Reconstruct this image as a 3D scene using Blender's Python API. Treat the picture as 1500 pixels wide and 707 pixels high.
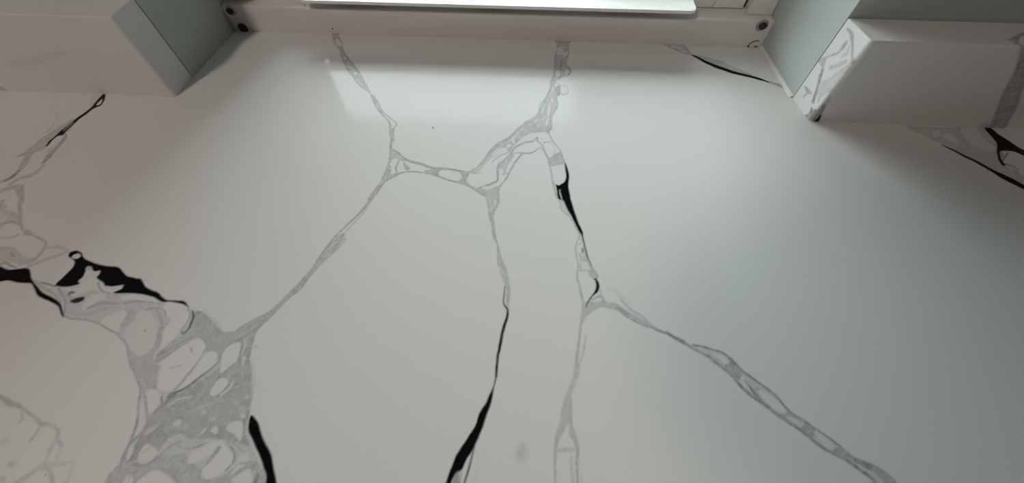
import bpy, bmesh, math, random
import numpy as np
from mathutils import Matrix, Vector

# ------------------------------------------------------------------ clear
for o in list(bpy.data.objects):
    bpy.data.objects.remove(o, do_unlink=True)
scene = bpy.context.scene
COL = scene.collection

# ------------------------------------------------------------------ camera
Z0 = 0.90                    # height of the counter top above the floor
CAM_H = 0.32                 # camera height above the counter
F_PX, PITCH, YAW, ROLL = 573.97, 0.9882, -0.0588, -0.0016


def cam_axes():
    f = np.array([math.sin(YAW) * math.cos(PITCH), math.cos(YAW) * math.cos(PITCH), -math.sin(PITCH)])
    r = np.array([math.cos(YAW), -math.sin(YAW), 0.0])
    u = np.cross(r, f)
    c, s = math.cos(ROLL), math.sin(ROLL)
    return c * r + s * u, -s * r + c * u, f


RT, UP, FW = cam_axes()
cam_data = bpy.data.cameras.new('camera')
cam_data.sensor_width = 36.0
cam_data.sensor_fit = 'HORIZONTAL'
cam_data.lens = F_PX / 1500.0 * 36.0
cam_data.clip_start = 0.01
cam = bpy.data.objects.new('camera', cam_data)
COL.objects.link(cam)
M4 = Matrix.Identity(4)
for i in range(3):
    M4[i][0], M4[i][1], M4[i][2] = RT[i], UP[i], -FW[i]
M4[0][3], M4[1][3], M4[2][3] = 0.0, 0.0, Z0 + CAM_H
cam.matrix_world = M4
scene.camera = cam

# ------------------------------------------------------------------ overcast sky, daylight portal, exposure
world = bpy.data.worlds.new('overcast_sky')
scene.world = world
world.use_nodes = True
bgn = world.node_tree.nodes['Background']
bgn.inputs['Color'].default_value = (0.90, 0.975, 0.985, 1)
bgn.inputs['Strength'].default_value = 10.5

WIN_X0, WIN_X1, WIN_TOP = -0.453, 0.329, 0.56        # opening (heights above the counter)
pl = bpy.data.lights.new('window_daylight_portal', 'AREA')
pl.shape = 'RECTANGLE'
pl.size, pl.size_y = 0.80, 0.56
pl.cycles.is_portal = True
plo = bpy.data.objects.new('window_daylight_portal', pl)
plo.location = (-0.06, 0.72, Z0 + 0.28)
plo.rotation_euler = (math.radians(-90), 0, 0)
COL.objects.link(plo)

vs = scene.view_settings
vs.view_transform = 'Standard'
vs.look = 'None'
vs.gamma = 1.0
vs.use_curve_mapping = False
vs.exposure = 0.36


# ------------------------------------------------------------------ helpers
def ray(px, py):
    v = (px - 750) / F_PX * RT - (py - 353.5) / F_PX * UP + FW
    return v


def at(px, py, x=None, y=None, z=None):
    """photo pixel -> point (heights above the counter) on a real plane x=, y= or z= of the room"""
    d = ray(px, py)
    if z is not None:
        t = (z - CAM_H) / d[2]
    elif y is not None:
        t = y / d[1]
    else:
        t = x / d[0]
    return np.array([0, 0, CAM_H]) + t * d


def tag(o, label=None, cat=None, group=None, kind=None):
    if label: o['label'] = label
    if cat: o['category'] = cat
    if group: o['group'] = group
    if kind: o['kind'] = kind
    return o


def link(name, me, mat, parent=None, smooth=False):
    o = bpy.data.objects.new(name, me)
    COL.objects.link(o)
    if mat is not None:
        me.materials.append(mat)
    if parent is not None:
        o.parent = parent
    if smooth:
        me.polygons.foreach_set('use_smooth', [True] * len(me.polygons))
    return o


def empty(name, loc=(0, 0, 0)):
    o = bpy.data.objects.new(name, None)
    o.location = loc
    o.empty_display_size = 0.05
    COL.objects.link(o)
    return o


def obj_bm(name, bm, mat, parent=None, smooth=False):
    me = bpy.data.meshes.new(name)
    bmesh.ops.recalc_face_normals(bm, faces=bm.faces)
    bm.to_mesh(me)
    bm.free()
    return link(name, me, mat, parent, smooth)


def add_box(bm, x0, x1, y0, y1, z0, z1, bev=0.0, seg=2):
    b2 = bmesh.new()
    v = [b2.verts.new((x, y, z)) for z in (z0, z1) for y in (y0, y1) for x in (x0, x1)]
    for f in ((0, 2, 3, 1), (4, 5, 7, 6), (0, 1, 5, 4), (2, 6, 7, 3), (0, 4, 6, 2), (1, 3, 7, 5)):
        b2.faces.new([v[i] for i in f])
    if bev:
        bmesh.ops.bevel(b2, geom=list(b2.edges), offset=bev, segments=seg, profile=0.5, affect='EDGES')
    merge(bm, b2)


def merge(bm, b2):
    me = bpy.data.meshes.new('tmp')
    b2.to_mesh(me)
    b2.free()
    bm.from_mesh(me)
    bpy.data.meshes.remove(me)


def add_prism(bm, plan, z0, z1):
    lo = [bm.verts.new((x, y, z0)) for x, y in plan]
    hi = [bm.verts.new((x, y, z1)) for x, y in plan]
    n = len(plan)
    bm.faces.new(lo[::-1])
    bm.faces.new(hi)
    for i in range(n):
        j = (i + 1) % n
        bm.faces.new((lo[i], lo[j], hi[j], hi[i]))


def add_profile_x(bm, prof, x0, x1):
    """extrude a (y,z) outline along x"""
    a = [bm.verts.new((x0, y, z)) for y, z in prof]
    b = [bm.verts.new((x1, y, z)) for y, z in prof]
    n = len(prof)
    bm.faces.new(a)
    bm.faces.new(b[::-1])
    for i in range(n):
        j = (i + 1) % n
        bm.faces.new((a[i], b[i], b[j], a[j]))


# ------------------------------------------------------------------ materials
def new_mat(name):
    m = bpy.data.materials.new(name)
    m.use_nodes = True
    nt = m.node_tree
    return m, nt, nt.nodes['Principled BSDF']


def plain(name, col, rough=0.5, bump=0.0, scale=300.0, metal=0.0, var=0.03, spec=0.5):
    m, nt, p = new_mat(name)
    tc = nt.nodes.new('ShaderNodeTexCoord')
    nz = nt.nodes.new('ShaderNodeTexNoise')
    nz.inputs['Scale'].default_value = scale
    nz.inputs['Detail'].default_value = 3
    nt.links.new(tc.outputs['Object'], nz.inputs['Vector'])
    mx = nt.nodes.new('ShaderNodeMix')
    mx.data_type = 'RGBA'
    mx.inputs['A'].default_value = (*[c * (1 - var) for c in col], 1)
    mx.inputs['B'].default_value = (*[min(1, c * (1 + var)) for c in col], 1)
    nt.links.new(nz.outputs['Fac'], mx.inputs['Factor'])
    nt.links.new(mx.outputs['Result'], p.inputs['Base Color'])
    p.inputs['Roughness'].default_value = rough
    p.inputs['Metallic'].default_value = metal
    p.inputs['Specular IOR Level'].default_value = spec
    if bump:
        bp = nt.nodes.new('ShaderNodeBump')
        bp.inputs['Strength'].default_value = bump
        bp.inputs['Distance'].default_value = 0.002
        nt.links.new(nz.outputs['Fac'], bp.inputs['Height'])
        nt.links.new(bp.outputs['Normal'], p.inputs['Normal'])
    return m


def quartz_material():
    """polished white quartz: vein densities are stored on the mesh, noise adds the fine marbling"""
    m, nt, p = new_mat('veined_quartz')
    L = nt.links.new
    ag = nt.nodes.new('ShaderNodeAttribute'); ag.attribute_name = 'vein_grey'
    ak = nt.nodes.new('ShaderNodeAttribute'); ak.attribute_name = 'vein_black'
    tc = nt.nodes.new('ShaderNodeTexCoord')
    nz = nt.nodes.new('ShaderNodeTexNoise')
    nz.inputs['Scale'].default_value = 160
    nz.inputs['Detail'].default_value = 5
    nz.inputs['Distortion'].default_value = 1.2
    L(tc.outputs['Object'], nz.inputs['Vector'])
    mr = nt.nodes.new('ShaderNodeMapRange')
    mr.inputs['From Min'].default_value = 0.25
    mr.inputs['From Max'].default_value = 0.75
    mr.inputs['To Min'].default_value = 0.75
    mr.inputs['To Max'].default_value = 1.2
    L(nz.outputs['Fac'], mr.inputs['Value'])
    mul = nt.nodes.new('ShaderNodeMath'); mul.operation = 'MULTIPLY'; mul.use_clamp = True
    L(ag.outputs['Fac'], mul.inputs[0]); L(mr.outputs['Result'], mul.inputs[1])
    grain = nt.nodes.new('ShaderNodeTexNoise')
    grain.inputs['Scale'].default_value = 900
    L(tc.outputs['Object'], grain.inputs['Vector'])
    base = nt.nodes.new('ShaderNodeMix'); base.data_type = 'RGBA'
    base.inputs['A'].default_value = (0.765, 0.765, 0.755, 1)
    base.inputs['B'].default_value = (0.815, 0.815, 0.805, 1)
    L(grain.outputs['Fac'], base.inputs['Factor'])
    g = nt.nodes.new('ShaderNodeMix'); g.data_type = 'RGBA'
    g.inputs['B'].default_value = (0.315, 0.325, 0.325, 1)
    L(mul.outputs[0], g.inputs['Factor']); L(base.outputs['Result'], g.inputs['A'])
    k = nt.nodes.new('ShaderNodeMix'); k.data_type = 'RGBA'
    k.inputs['B'].default_value = (0.006, 0.006, 0.007, 1)
    L(ak.outputs['Fac'], k.inputs['Factor']); L(g.outputs['Result'], k.inputs['A'])
    L(k.outputs['Result'], p.inputs['Base Color'])
    p.inputs['Roughness'].default_value = 0.10
    p.inputs['IOR'].default_value = 1.5
    p.inputs['Specular IOR Level'].default_value = 0.045
    return m


M = {}
M['quartz'] = quartz_material()
M['wall'] = plain('painted_wall', (0.50, 0.55, 0.53), 0.75, 0.25, 420, var=0.02)
M['room'] = plain('room_paint', (0.33, 0.30, 0.28), 0.8, 0.1, 60, var=0.03)
M['ceiling'] = plain('ceiling_paint', (0.78, 0.76, 0.73), 0.85, 0.1, 60, var=0.02)
M['floor'] = plain('wood_floor', (0.30, 0.22, 0.16), 0.5, 0.1, 25, var=0.2)
M['frame'] = plain('white_frame_plastic', (0.84, 0.80, 0.77), 0.35, 0.03, 200, var=0.02)
M['rail'] = plain('glossy_white_plastic', (0.86, 0.88, 0.87), 0.25, 0.0, 100, var=0.01)
M['gap'] = plain('dark_gasket', (0.05, 0.045, 0.04), 0.7, 0.0, 100)
M['sealant'] = plain('white_sealant', (0.80, 0.79, 0.76), 0.45, 0.1, 500)
M['ledge'] = plain('white_ledge_plastic', (0.95, 0.96, 0.95), 0.3, 0.0, 100, var=0.01)
M['screw'] = plain('dull_steel', (0.42, 0.42, 0.40), 0.3, 0.0, 100, metal=0.35)
M['screw_dark'] = plain('dark_screw_recess', (0.03, 0.03, 0.03), 0.5, 0.0, 100)
M['ground'] = plain('garden_ground', (0.16, 0.17, 0.12), 0.9, 0.2, 3, var=0.2)
M['sky_blocker'] = plain('dark_sky_blocker', (0.06, 0.055, 0.05), 0.9, 0.2, 20, var=0.1)  # dark surface of the added daylight blockers outside
M['pendant'] = plain('pendant_blocker_metal', (0.03, 0.03, 0.032), 0.4, 0.0, 100, metal=0.5)  # for the pendant added to block lamp light
M['cabinet'] = plain('cabinet_paint', (0.70, 0.69, 0.67), 0.45, 0.03, 80, var=0.02)


def glass_material():
    m, nt, p = new_mat('window_glass')
    out = nt.nodes['Material Output']
    nt.nodes.remove(p)
    tr = nt.nodes.new('ShaderNodeBsdfTransparent')
    tr.inputs['Color'].default_value = (0.94, 0.97, 0.96, 1)
    gl = nt.nodes.new('ShaderNodeBsdfGlossy')
    gl.inputs['Roughness'].default_value = 0.02
    mx = nt.nodes.new('ShaderNodeMixShader')
    mx.inputs[0].default_value = 0.06
    nt.links.new(tr.outputs[0], mx.inputs[1])
    nt.links.new(gl.outputs[0], mx.inputs[2])
    nt.links.new(mx.outputs[0], out.inputs['Surface'])
    return m


M['glass'] = glass_material()

# ------------------------------------------------------------------ room shell
RX0, RX1, RY0, RZ1 = -1.75, 1.85, -2.6, 2.42
YW, YO = 0.452, 0.70          # inner and outer face of the window wall


def struct(name, bm, mat, parent=None):
    o = obj_bm(name, bm, mat, parent)
    if parent is None:
        o['kind'] = 'structure'
    return o


bm = bmesh.new(); add_box(bm, RX0 - .1, RX1 + .1, RY0 - .1, YO, -0.08, 0.0); struct('floor', bm, M['floor'])
bm = bmesh.new(); add_box(bm, RX0 - .1, RX1 + .1, RY0 - .1, YO, RZ1, RZ1 + .08); struct('ceiling', bm, M['ceiling'])
bm = bmesh.new(); add_box(bm, RX0 - .1, RX0, RY0, YW, 0, RZ1); struct('wall_left', bm, M['room'])
bm = bmesh.new(); add_box(bm, RX1, RX1 + .1, RY0, YW, 0, RZ1); struct('wall_right', bm, M['room'])
bm = bmesh.new(); add_box(bm, RX0 - .1, RX1 + .1, RY0 - .1, RY0, 0, RZ1); struct('wall_front', bm, M['room'])
bm = bmesh.new()
add_prism(bm, [(RX0 - .1, YW), (-0.4585, YW), (WIN_X0, 0.571), (WIN_X0, YO), (RX0 - .1, YO)], 0, RZ1)
add_prism(bm, [(0.3350, YW), (RX1 + .1, YW), (RX1 + .1, YO), (WIN_X1, YO), (WIN_X1, 0.568)], 0, RZ1)
add_prism(bm, [(-0.4585, YW), (0.3350, YW), (WIN_X1, 0.568), (WIN_X1, YO), (WIN_X0, YO), (WIN_X0, 0.571)], 0, Z0 - 0.02)
add_prism(bm, [(-0.4585, YW), (0.3350, YW), (WIN_X1, 0.568), (WIN_X1, YO), (WIN_X0, YO), (WIN_X0, 0.571)], Z0 + WIN_TOP, RZ1)
wall_back = struct('wall_back', bm, M['wall'])

bm = bmesh.new(); add_box(bm, -14, 14, YO + .001, 26, -0.60, -0.50); struct('exterior_ground', bm, M['ground'])
bm = bmesh.new(); add_box(bm, -1.35, -1.15, YO + .10, 7, -0.5, Z0 + 0.42); struct('sky_blocker_left', bm, M['sky_blocker'])  # added unseen low wall, cuts side daylight on the right reveal
bm = bmesh.new(); add_box(bm, 0.75, 1.0, YO + .001, 6, -0.5, 5.0); struct('sky_blocker_right', bm, M['sky_blocker'])  # added unseen dark wall, blocks the sky on the right

bm = bmesh.new(); add_box(bm, -2.2, 0.749, YO + .001, YO + 0.58, Z0 + 0.75, Z0 + 0.87); struct('sky_blocker_top', bm, M['sky_blocker'])  # added unseen slab, cuts off the higher sky

# thin bead of sealant where the right reveal meets the counter
bm = bmesh.new()
pr = [(0, 0), (-0.0035, 0), (-0.0028, 0.0012), (-0.0012, 0.0028), (0, 0.0035)]
a = [bm.verts.new((0.3350 + dx, 0.4525, Z0 + dz)) for dx, dz in pr]
b = [bm.verts.new((0.3291 + dx, 0.5675, Z0 + dz)) for dx, dz in pr]
for i in range(5):
    j = (i + 1) % 5
    bm.faces.new((a[i], a[j], b[j], b[i]))
bm.faces.new(a); bm.faces.new(b[::-1])
obj_bm('sealant_bead', bm, M['sealant'], wall_back)

# ------------------------------------------------------------------ vein drawing: densities on a plan of each stone face
RNG = np.random.default_rng(7)


def value_noise(w, h, cell, rng):
    gw, gh = int(w / cell) + 3, int(h / cell) + 3
    g = rng.random((gh, gw))
    x = np.arange(w) / cell
    y = np.arange(h) / cell
    xi, yi = x.astype(int), y.astype(int)
    xf, yf = x - xi, y - yi
    xf, yf = xf * xf * (3 - 2 * xf), yf * yf * (3 - 2 * yf)
    a = g[np.ix_(yi, xi)] * (1 - xf) + g[np.ix_(yi, xi + 1)] * xf
    b = g[np.ix_(yi + 1, xi)] * (1 - xf) + g[np.ix_(yi + 1, xi + 1)] * xf
    return a * (1 - yf)[:, None] + b * yf[:, None]


def catmull(P, n=8):
    P = np.asarray(P, float)
    if len(P) < 3:
        t = np.linspace(0, 1, n)[:, None]
        return P[0] * (1 - t) + P[-1] * t
    Q = np.vstack([2 * P[0] - P[1], P, 2 * P[-1] - P[-2]])
    out = []
    for i in range(1, len(Q) - 2):
        p0, p1, p2, p3 = Q[i - 1], Q[i], Q[i + 1], Q[i + 2]
        for t in np.linspace(0, 1, n, endpoint=False):
            out.append(0.5 * (2 * p1 + (p2 - p0) * t + (2 * p0 - 5 * p1 + 4 * p2 - p3) * t * t + (3 * p1 - p0 - 3 * p2 + p3) * t ** 3))
    out.append(Q[-2])
    return np.array(out)


def catmull_closed(P, n=5):
    P = np.asarray(P, float)
    N = len(P)
    out = []
    for i in range(N):
        p0, p1, p2, p3 = P[i - 1], P[i], P[(i + 1) % N], P[(i + 2) % N]
        for t in np.linspace(0, 1, n, endpoint=False):
            out.append(0.5 * (2 * p1 + (p2 - p0) * t + (2 * p0 - 5 * p1 + 4 * p2 - p3) * t * t + (3 * p1 - p0 - 3 * p2 + p3) * t ** 3))
    return np.array(out)


class Canvas:
    """vein densities on a flat stone face; u, v in metres on that face"""
    def __init__(s, u0, v0, u1, v1, res, to_uv):
        s.u0, s.v0, s.res, s.to_uv = u0, v0, res, to_uv
        s.w = int(round((u1 - u0) / res)) + 1
        s.h = int(round((v1 - v0) / res)) + 1
        s.G = np.zeros((s.h, s.w)); s.K = np.zeros((s.h, s.w))
        s.fat = 1.22
        s.zoom(0, 0, 1)

    def zoom(s, x0, y0, k):
        s.zx, s.zy, s.zk = x0, y0, k

    def px(s, P):
        P = np.asarray(P, float)
        return np.stack([s.zx + P[:, 0] / s.zk, s.zy + P[:, 1] / s.zk], 1)

    def uv(s, P):
        return np.array([s.to_uv(p[0], p[1]) for p in P])

    def window(s, P, pad):
        c0 = max(0, int((P[:, 0].min() - pad - s.u0) / s.res)); c1 = min(s.w, int((P[:, 0].max() + pad - s.u0) / s.res) + 2)
        r0 = max(0, int((P[:, 1].min() - pad - s.v0) / s.res)); r1 = min(s.h, int((P[:, 1].max() + pad - s.v0) / s.res) + 2)
        if c1 <= c0 or r1 <= r0:
            return None
        X = s.u0 + np.arange(c0, c1) * s.res
        Y = s.v0 + np.arange(r0, r1) * s.res
        return r0, r1, c0, c1, *np.meshgrid(X, Y)

    def apply(s, win, cov, g, k, mode):
        r0, r1, c0, c1 = win[:4]
        for A, val in ((s.G, g), (s.K, k)):
            if val is None:
                continue
            sub = A[r0:r1, c0:c1]
            if mode == 'max':
                np.maximum(sub, val * cov, out=sub)
            else:
                sub += (val - sub) * cov

    def poly(s, P, g=None, k=None, soft=1.0, smooth=True, mode='over'):
        """closed outline"""
        Q = s.px(P)
        if smooth:
            Q = catmull_closed(Q)
        Q = s.uv(Q)
        soft = soft * 0.0007
        win = s.window(Q, soft * 2)
        if win is None:
            return
        X, Y = win[4], win[5]
        d2 = np.full(X.shape, 1e9); inside = np.zeros(X.shape, bool)
        N = len(Q)
        for i in range(N):
            ax, ay = Q[i]; bx, by = Q[(i + 1) % N]
            ex, ey = bx - ax, by - ay
            L = ex * ex + ey * ey + 1e-18
            t = np.clip(((X - ax) * ex + (Y - ay) * ey) / L, 0, 1)
            d2 = np.minimum(d2, (X - ax - t * ex) ** 2 + (Y - ay - t * ey) ** 2)
            if ay != by:
                c = ((ay > Y) != (by > Y)) & (X < ex * (Y - ay) / ey + ax)
                inside ^= c
        sd = np.sqrt(d2) * np.where(inside, 1, -1)
        cov = np.clip(sd / (2 * soft) + 0.5, 0, 1)
        cov = cov * cov * (3 - 2 * cov)
        s.apply(win, cov, g, k, mode)

    def line(s, P, w=None, g=None, k=None, soft=1.0, mode='max'):
        """open stroke; points (x, y) with one width w or (x, y, w)"""
        P = np.array([(p[0], p[1], p[2] if len(p) > 2 else w) for p in P], float)
        C = catmull(P)
        q = s.px(C[:, :2])
        hw = np.maximum(C[:, 2], 0.3) / s.zk / 2 * s.fat
        T = np.gradient(q, axis=0)
        T /= np.linalg.norm(T, axis=1)[:, None] + 1e-9
        Nn = np.stack([-T[:, 1], T[:, 0]], 1)
        A, B = s.uv(q + Nn * hw[:, None]), s.uv(q - Nn * hw[:, None])
        Q = (A + B) / 2
        W = np.linalg.norm(A - B, axis=1) / 2
        soft = soft * 0.0007
        win = s.window(Q, W.max() + soft * 2)
        if win is None:
            return
        X, Y = win[4], win[5]
        sd = np.full(X.shape, -1e9)
        for i in range(len(Q) - 1):
            ax, ay = Q[i]; ex, ey = Q[i + 1] - Q[i]
            L = ex * ex + ey * ey + 1e-18
            t = np.clip(((X - ax) * ex + (Y - ay) * ey) / L, 0, 1)
            d = np.hypot(X - ax - t * ex, Y - ay - t * ey)
            sd = np.maximum(sd, W[i] + (W[i + 1] - W[i]) * t - d)
        cov = np.clip(sd / (2 * soft) + 0.5, 0, 1)
        cov = cov * cov * (3 - 2 * cov)
        s.apply(win, cov, g, k, mode)

    def dot(s, x, y, rx, ry=None, g=None, k=None, soft=1.0, rot=0, mode='over'):
        ry = ry or rx
        c, sn = math.cos(math.radians(rot)), math.sin(math.radians(rot))
        s.poly([(x + rx * math.cos(a) * c - ry * math.sin(a) * sn, y + rx * math.cos(a) * sn + ry * math.sin(a) * c)
                for a in np.linspace(0, 2 * math.pi, 9)[:-1]], g, k, soft, True, mode)

    def finish(s, amp=0.0008, wav=0.012, gain=1.08, rim=0.75):
        """small natural wander of the edges, then soft streaky marbling inside the grey"""
        n1 = value_noise(s.w, s.h, wav / s.res, RNG) + .3 * value_noise(s.w, s.h, wav / s.res / 2.7, RNG) - .65
        n2 = value_noise(s.w, s.h, wav / s.res, RNG) + .3 * value_noise(s.w, s.h, wav / s.res / 2.7, RNG) - .65
        X, Y = np.meshgrid(np.arange(s.w), np.arange(s.h))
        a = amp / s.res * 2
        U = np.clip(X + n1 * a, 0, s.w - 1.001); V = np.clip(Y + n2 * a, 0, s.h - 1.001)
        ui, vi = U.astype(int), V.astype(int); uf, vf = U - ui, V - vi
        for nm in ('G', 'K'):
            A = getattr(s, nm)
            setattr(s, nm, (A[vi, ui] * (1 - uf) + A[vi, ui + 1] * uf) * (1 - vf) + (A[vi + 1, ui] * (1 - uf) + A[vi + 1, ui + 1] * uf) * vf)
        r = value_noise(s.w, s.h, 0.013 / s.res, RNG) * 2.2 + value_noise(s.w, s.h, 0.030 / s.res, RNG) * 3 + value_noise(s.w, s.h, 0.005 / s.res, RNG) * .5
        ridge = np.abs((r % 1.0) - 0.5) * 2
        def blur(A, n):
            for ax in (0, 1):
                c = np.cumsum(np.pad(A, [(n + 1, n) if q == ax else (0, 0) for q in (0, 1)], mode='edge'), axis=ax)
                A = (np.take(c, range(2 * n + 1, c.shape[ax]), ax) - np.take(c, range(0, c.shape[ax] - 2 * n - 1), ax)) / (2 * n + 1)
            return A
        n = max(2, int(round(0.0022 / s.res)))
        s.G = s.G + rim * np.maximum(s.G - blur(blur(s.G, n), n), 0)          # pigment gathers along the edges
        web = np.clip(1 - np.abs(((r * 1.3 + 0.37) % 1.0) - 0.5) / 0.09, 0, 1)  # pale threads through the grey
        s.G = s.G * (1 - 0.42 * web)
        blot = value_noise(s.w, s.h, 0.018 / s.res, RNG)
        s.G = np.clip(s.G * gain * (0.80 + 0.22 * ridge ** 2 + 0.22 * blot), 0, 1)


# ------------------------------------------------------------------ the counter's veins
RES = 0.0007
CELL = 16
CX0, CX1, CY0 = -0.7952, 0.7952, -0.0840
counter = Canvas(CX0, CY0, CX0 + RES * CELL * 142, CY0 + RES * CELL * 60, RES, lambda x, y: at(x, y, z=0)[:2])
c = counter


def draw_left_mass(c):
    Z6 = lambda: c.zoom(0, 350, 3.72)
    Z7 = lambda: c.zoom(0, 517, 3.72)
    f6 = lambda L: [(x / 3.72, 350 + y / 3.72) for x, y in L]
    f7 = lambda L: [(x / 3.72, 517 + y / 3.72) for x, y in L]
    c.zoom(0, 0, 1)
    # whole band, then its heavier lower body
    c.poly(f6([(300, 250), (420, 250), (560, 290), (740, 300), (890, 345), (1000, 345), (1050, 388), (1110, 405), (1180, 470), (1240, 502), (1320, 482),
               (1400, 450), (1488, 392), (1500, 402), (1430, 468), (1395, 510), (1375, 570), (1368, 650)])
           + f7([(1368, 40), (1372, 120), (1380, 200), (1366, 300), (1362, 345), (1350, 400), (1372, 470), (1412, 560), (1445, 640), (1450, 760),
                 (620, 760), (640, 690), (655, 580), (690, 520), (720, 450), (745, 380), (752, 280), (765, 205), (735, 120), (700, 30)])
           + f6([(690, 600), (660, 545), (600, 495), (550, 462), (480, 442), (380, 432), (345, 410), (345, 350), (310, 290)]), g=.26, soft=1.6)
    Z6()
    c.poly([(1060, 395), (1120, 410), (1190, 480), (1240, 506), (1330, 486), (1400, 455), (1488, 394), (1500, 404), (1430, 470), (1395, 512), (1375, 580),
            (1362, 660), (1340, 720), (1250, 720), (1180, 660), (1120, 600), (1090, 545), (1048, 520), (1040, 470)], g=.50, soft=1.5)
    c.poly([(700, 600), (780, 640), (860, 600), (960, 545), (1040, 500), (1080, 530), (1000, 580), (930, 630), (860, 690), (840, 740), (740, 740)], g=.42, soft=2)
    Z7()
    c.poly([(1330, -40), (1365, 60), (1372, 200), (1358, 320), (1335, 420), (1350, 500), (1250, 470), (1100, 470), (1000, 480), (900, 540), (850, 640),
            (760, 690), (655, 640), (700, 525), (770, 430), (830, 330), (880, 270), (940, 225), (1040, 180), (1180, 90), (1250, 40)], g=.53, soft=2)
    c.poly([(650, 600), (760, 620), (900, 570), (1010, 560), (1110, 640), (1200, 680), (1300, 600), (1400, 600), (1440, 680), (1440, 760), (620, 760)], g=.44, soft=2)
    c.poly([(720, 0), (800, -10), (880, 20), (860, 100), (850, 190), (800, 190), (770, 150), (740, 90)], g=.45, soft=2)
    # pale cells
    Z6()
    c.poly([(565, 430), (640, 395), (690, 388), (702, 420), (672, 460), (650, 500), (600, 490), (560, 460)], g=.02, soft=1.5)
    c.poly([(680, 500), (715, 455), (775, 390), (810, 382), (842, 430), (860, 500), (855, 560), (820, 600), (770, 635), (720, 605), (690, 560)], g=.09, soft=2)
    c.poly([(890, 372), (910, 346), (950, 340), (1000, 352), (1032, 392), (1025, 440), (990, 490), (960, 530), (920, 570), (880, 600), (865, 590),
            (880, 540), (900, 480), (930, 440), (905, 410)], g=0, soft=1.2)
    c.poly([(660, 310), (740, 305), (820, 325), (870, 350), (800, 345), (720, 330), (670, 332)], g=.0, soft=1.2)
    c.poly([(310, 262), (400, 262), (480, 240), (530, 235), (520, 270), (460, 290), (410, 310), (390, 285)], g=.05, soft=1.5)
    c.poly([(470, 330), (520, 300), (570, 300), (580, 325), (530, 340), (480, 380), (450, 380)], g=.04, soft=1.5)
    c.poly([(350, 300), (380, 310), (375, 350), (360, 380), (345, 340)], g=.3, soft=1.5)
    c.poly([(425, 245), (480, 200), (535, 180), (545, 192), (520, 220), (470, 235)], g=.08, soft=1)
    c.zoom(0, 0, 1)
    c.poly(f6([(860, 680), (930, 630), (1000, 582), (1060, 545), (1100, 552), (1122, 592), (1100, 632), (1150, 612), (1182, 622), (1180, 665)])
           + f7([(1186, 10), (1178, 50), (1110, 110), (1040, 165), (980, 200), (945, 196), (900, 205), (862, 190), (868, 120), (882, 70)]), g=.0, soft=1.3)
    c.poly(f6([(1232, 592), (1285, 560), (1310, 570), (1300, 630), (1282, 680)]) + f7([(1275, 50), (1220, 100), (1202, 92), (1210, 30)]), g=0, soft=1.2)
    Z7()
    c.poly([(1145, 208), (1180, 150), (1220, 135), (1242, 155), (1220, 190), (1182, 225), (1152, 230)], g=0, soft=1.2)
    c.line([(1200, 228), (1245, 195), (1268, 160)], 11, g=.08, mode='over', soft=1)
    c.poly([(795, 220), (825, 195), (860, 205), (880, 240), (865, 285), (825, 320), (797, 312), (788, 260)], g=.02, soft=1.2)
    c.poly([(768, 270), (785, 300), (796, 370), (770, 430), (742, 490), (700, 540), (722, 480), (755, 400), (762, 330)], g=.08, soft=1.2)
    c.dot(960, 385, 24, 17, g=.08, rot=-30, soft=1.3)
    c.dot(1112, 320, 14, g=.25, soft=1.6)
    c.dot(1165, 358, 18, 10, g=.3, rot=-30, soft=1.4)
    c.poly([(1085, 442), (1110, 412), (1130, 405), (1110, 430)], g=.08, soft=1)
    c.poly([(1150, 425), (1170, 395), (1185, 410), (1182, 442)], g=.08, soft=1)
    c.poly([(1230, 402), (1258, 375), (1308, 374), (1322, 420), (1310, 475), (1282, 442), (1242, 425)], g=.06, soft=1.2)
    c.dot(1320, 340, 14, g=.15, soft=1); c.dot(1345, 235, 8, g=.2, soft=1)
    c.poly([(685, 578), (700, 540), (730, 508), (722, 545), (700, 580)], g=.04, soft=1)
    c.poly([(754, 588), (762, 540), (800, 498), (842, 515), (862, 545), (822, 588), (772, 605)], g=.05, soft=1.4)
    c.line([(865, 552, 10), (915, 495, 26), (980, 460, 30), (1025, 485, 14)], g=.22, mode='over', soft=1.5)
    c.line([(800, 440, 18), (830, 415, 20), (860, 400, 8)], g=.28, mode='over', soft=1.5)
    c.poly([(1018, 588), (1050, 532), (1110, 505), (1170, 478), (1218, 480), (1190, 512), (1130, 560), (1060, 590)], g=.04, soft=1.5)
    c.poly([(1215, 490), (1255, 530), (1264, 580), (1235, 632), (1190, 665), (1140, 687), (1104, 665), (1114, 630), (1150, 590), (1182, 540)], g=.02, soft=1.5)
    c.poly([(745, 720), (800, 660), (850, 638), (912, 660), (955, 725)], g=.02, soft=1.3)
    c.poly([(664, 720), (690, 668), (720, 680), (716, 725)], g=.06, soft=1.2)
    c.poly([(1262, 700), (1310, 652), (1360, 632), (1374, 680), (1360, 725), (1300, 725)], g=.04, soft=1.3)
    c.poly([(1290, 580), (1315, 545), (1345, 560), (1345, 585), (1310, 585)], g=.12, soft=1.3)
    c.line([(1265, 655, 10), (1300, 620, 16), (1330, 610, 8)], g=.08, mode='over', soft=1.2)
    c.line([(960, 600, 30), (1000, 620, 20)], g=.3, mode='over', soft=2)
    c.line([(1330, 20, 14), (1325, 60, 10)], g=.15, mode='over', soft=1.2)
    # dark threads
    Z6()
    c.line([(345, 420, 8), (400, 432, 10), (480, 442, 9), (560, 470, 9), (640, 522, 10), (690, 580, 11), (702, 640, 12), (730, 707, 10)], g=.45)
    c.line([(850, 372, 10), (880, 440, 22), (872, 520, 24), (850, 585, 26), (785, 642, 14)], g=.40, soft=1.3)
    c.line([(800, 385), (850, 372), (890, 378), (905, 410)], 7, g=.5)
    c.line([(700, 375, 30), (715, 420, 40), (680, 462, 30), (655, 495, 10)], g=.36, soft=1.8)
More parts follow.
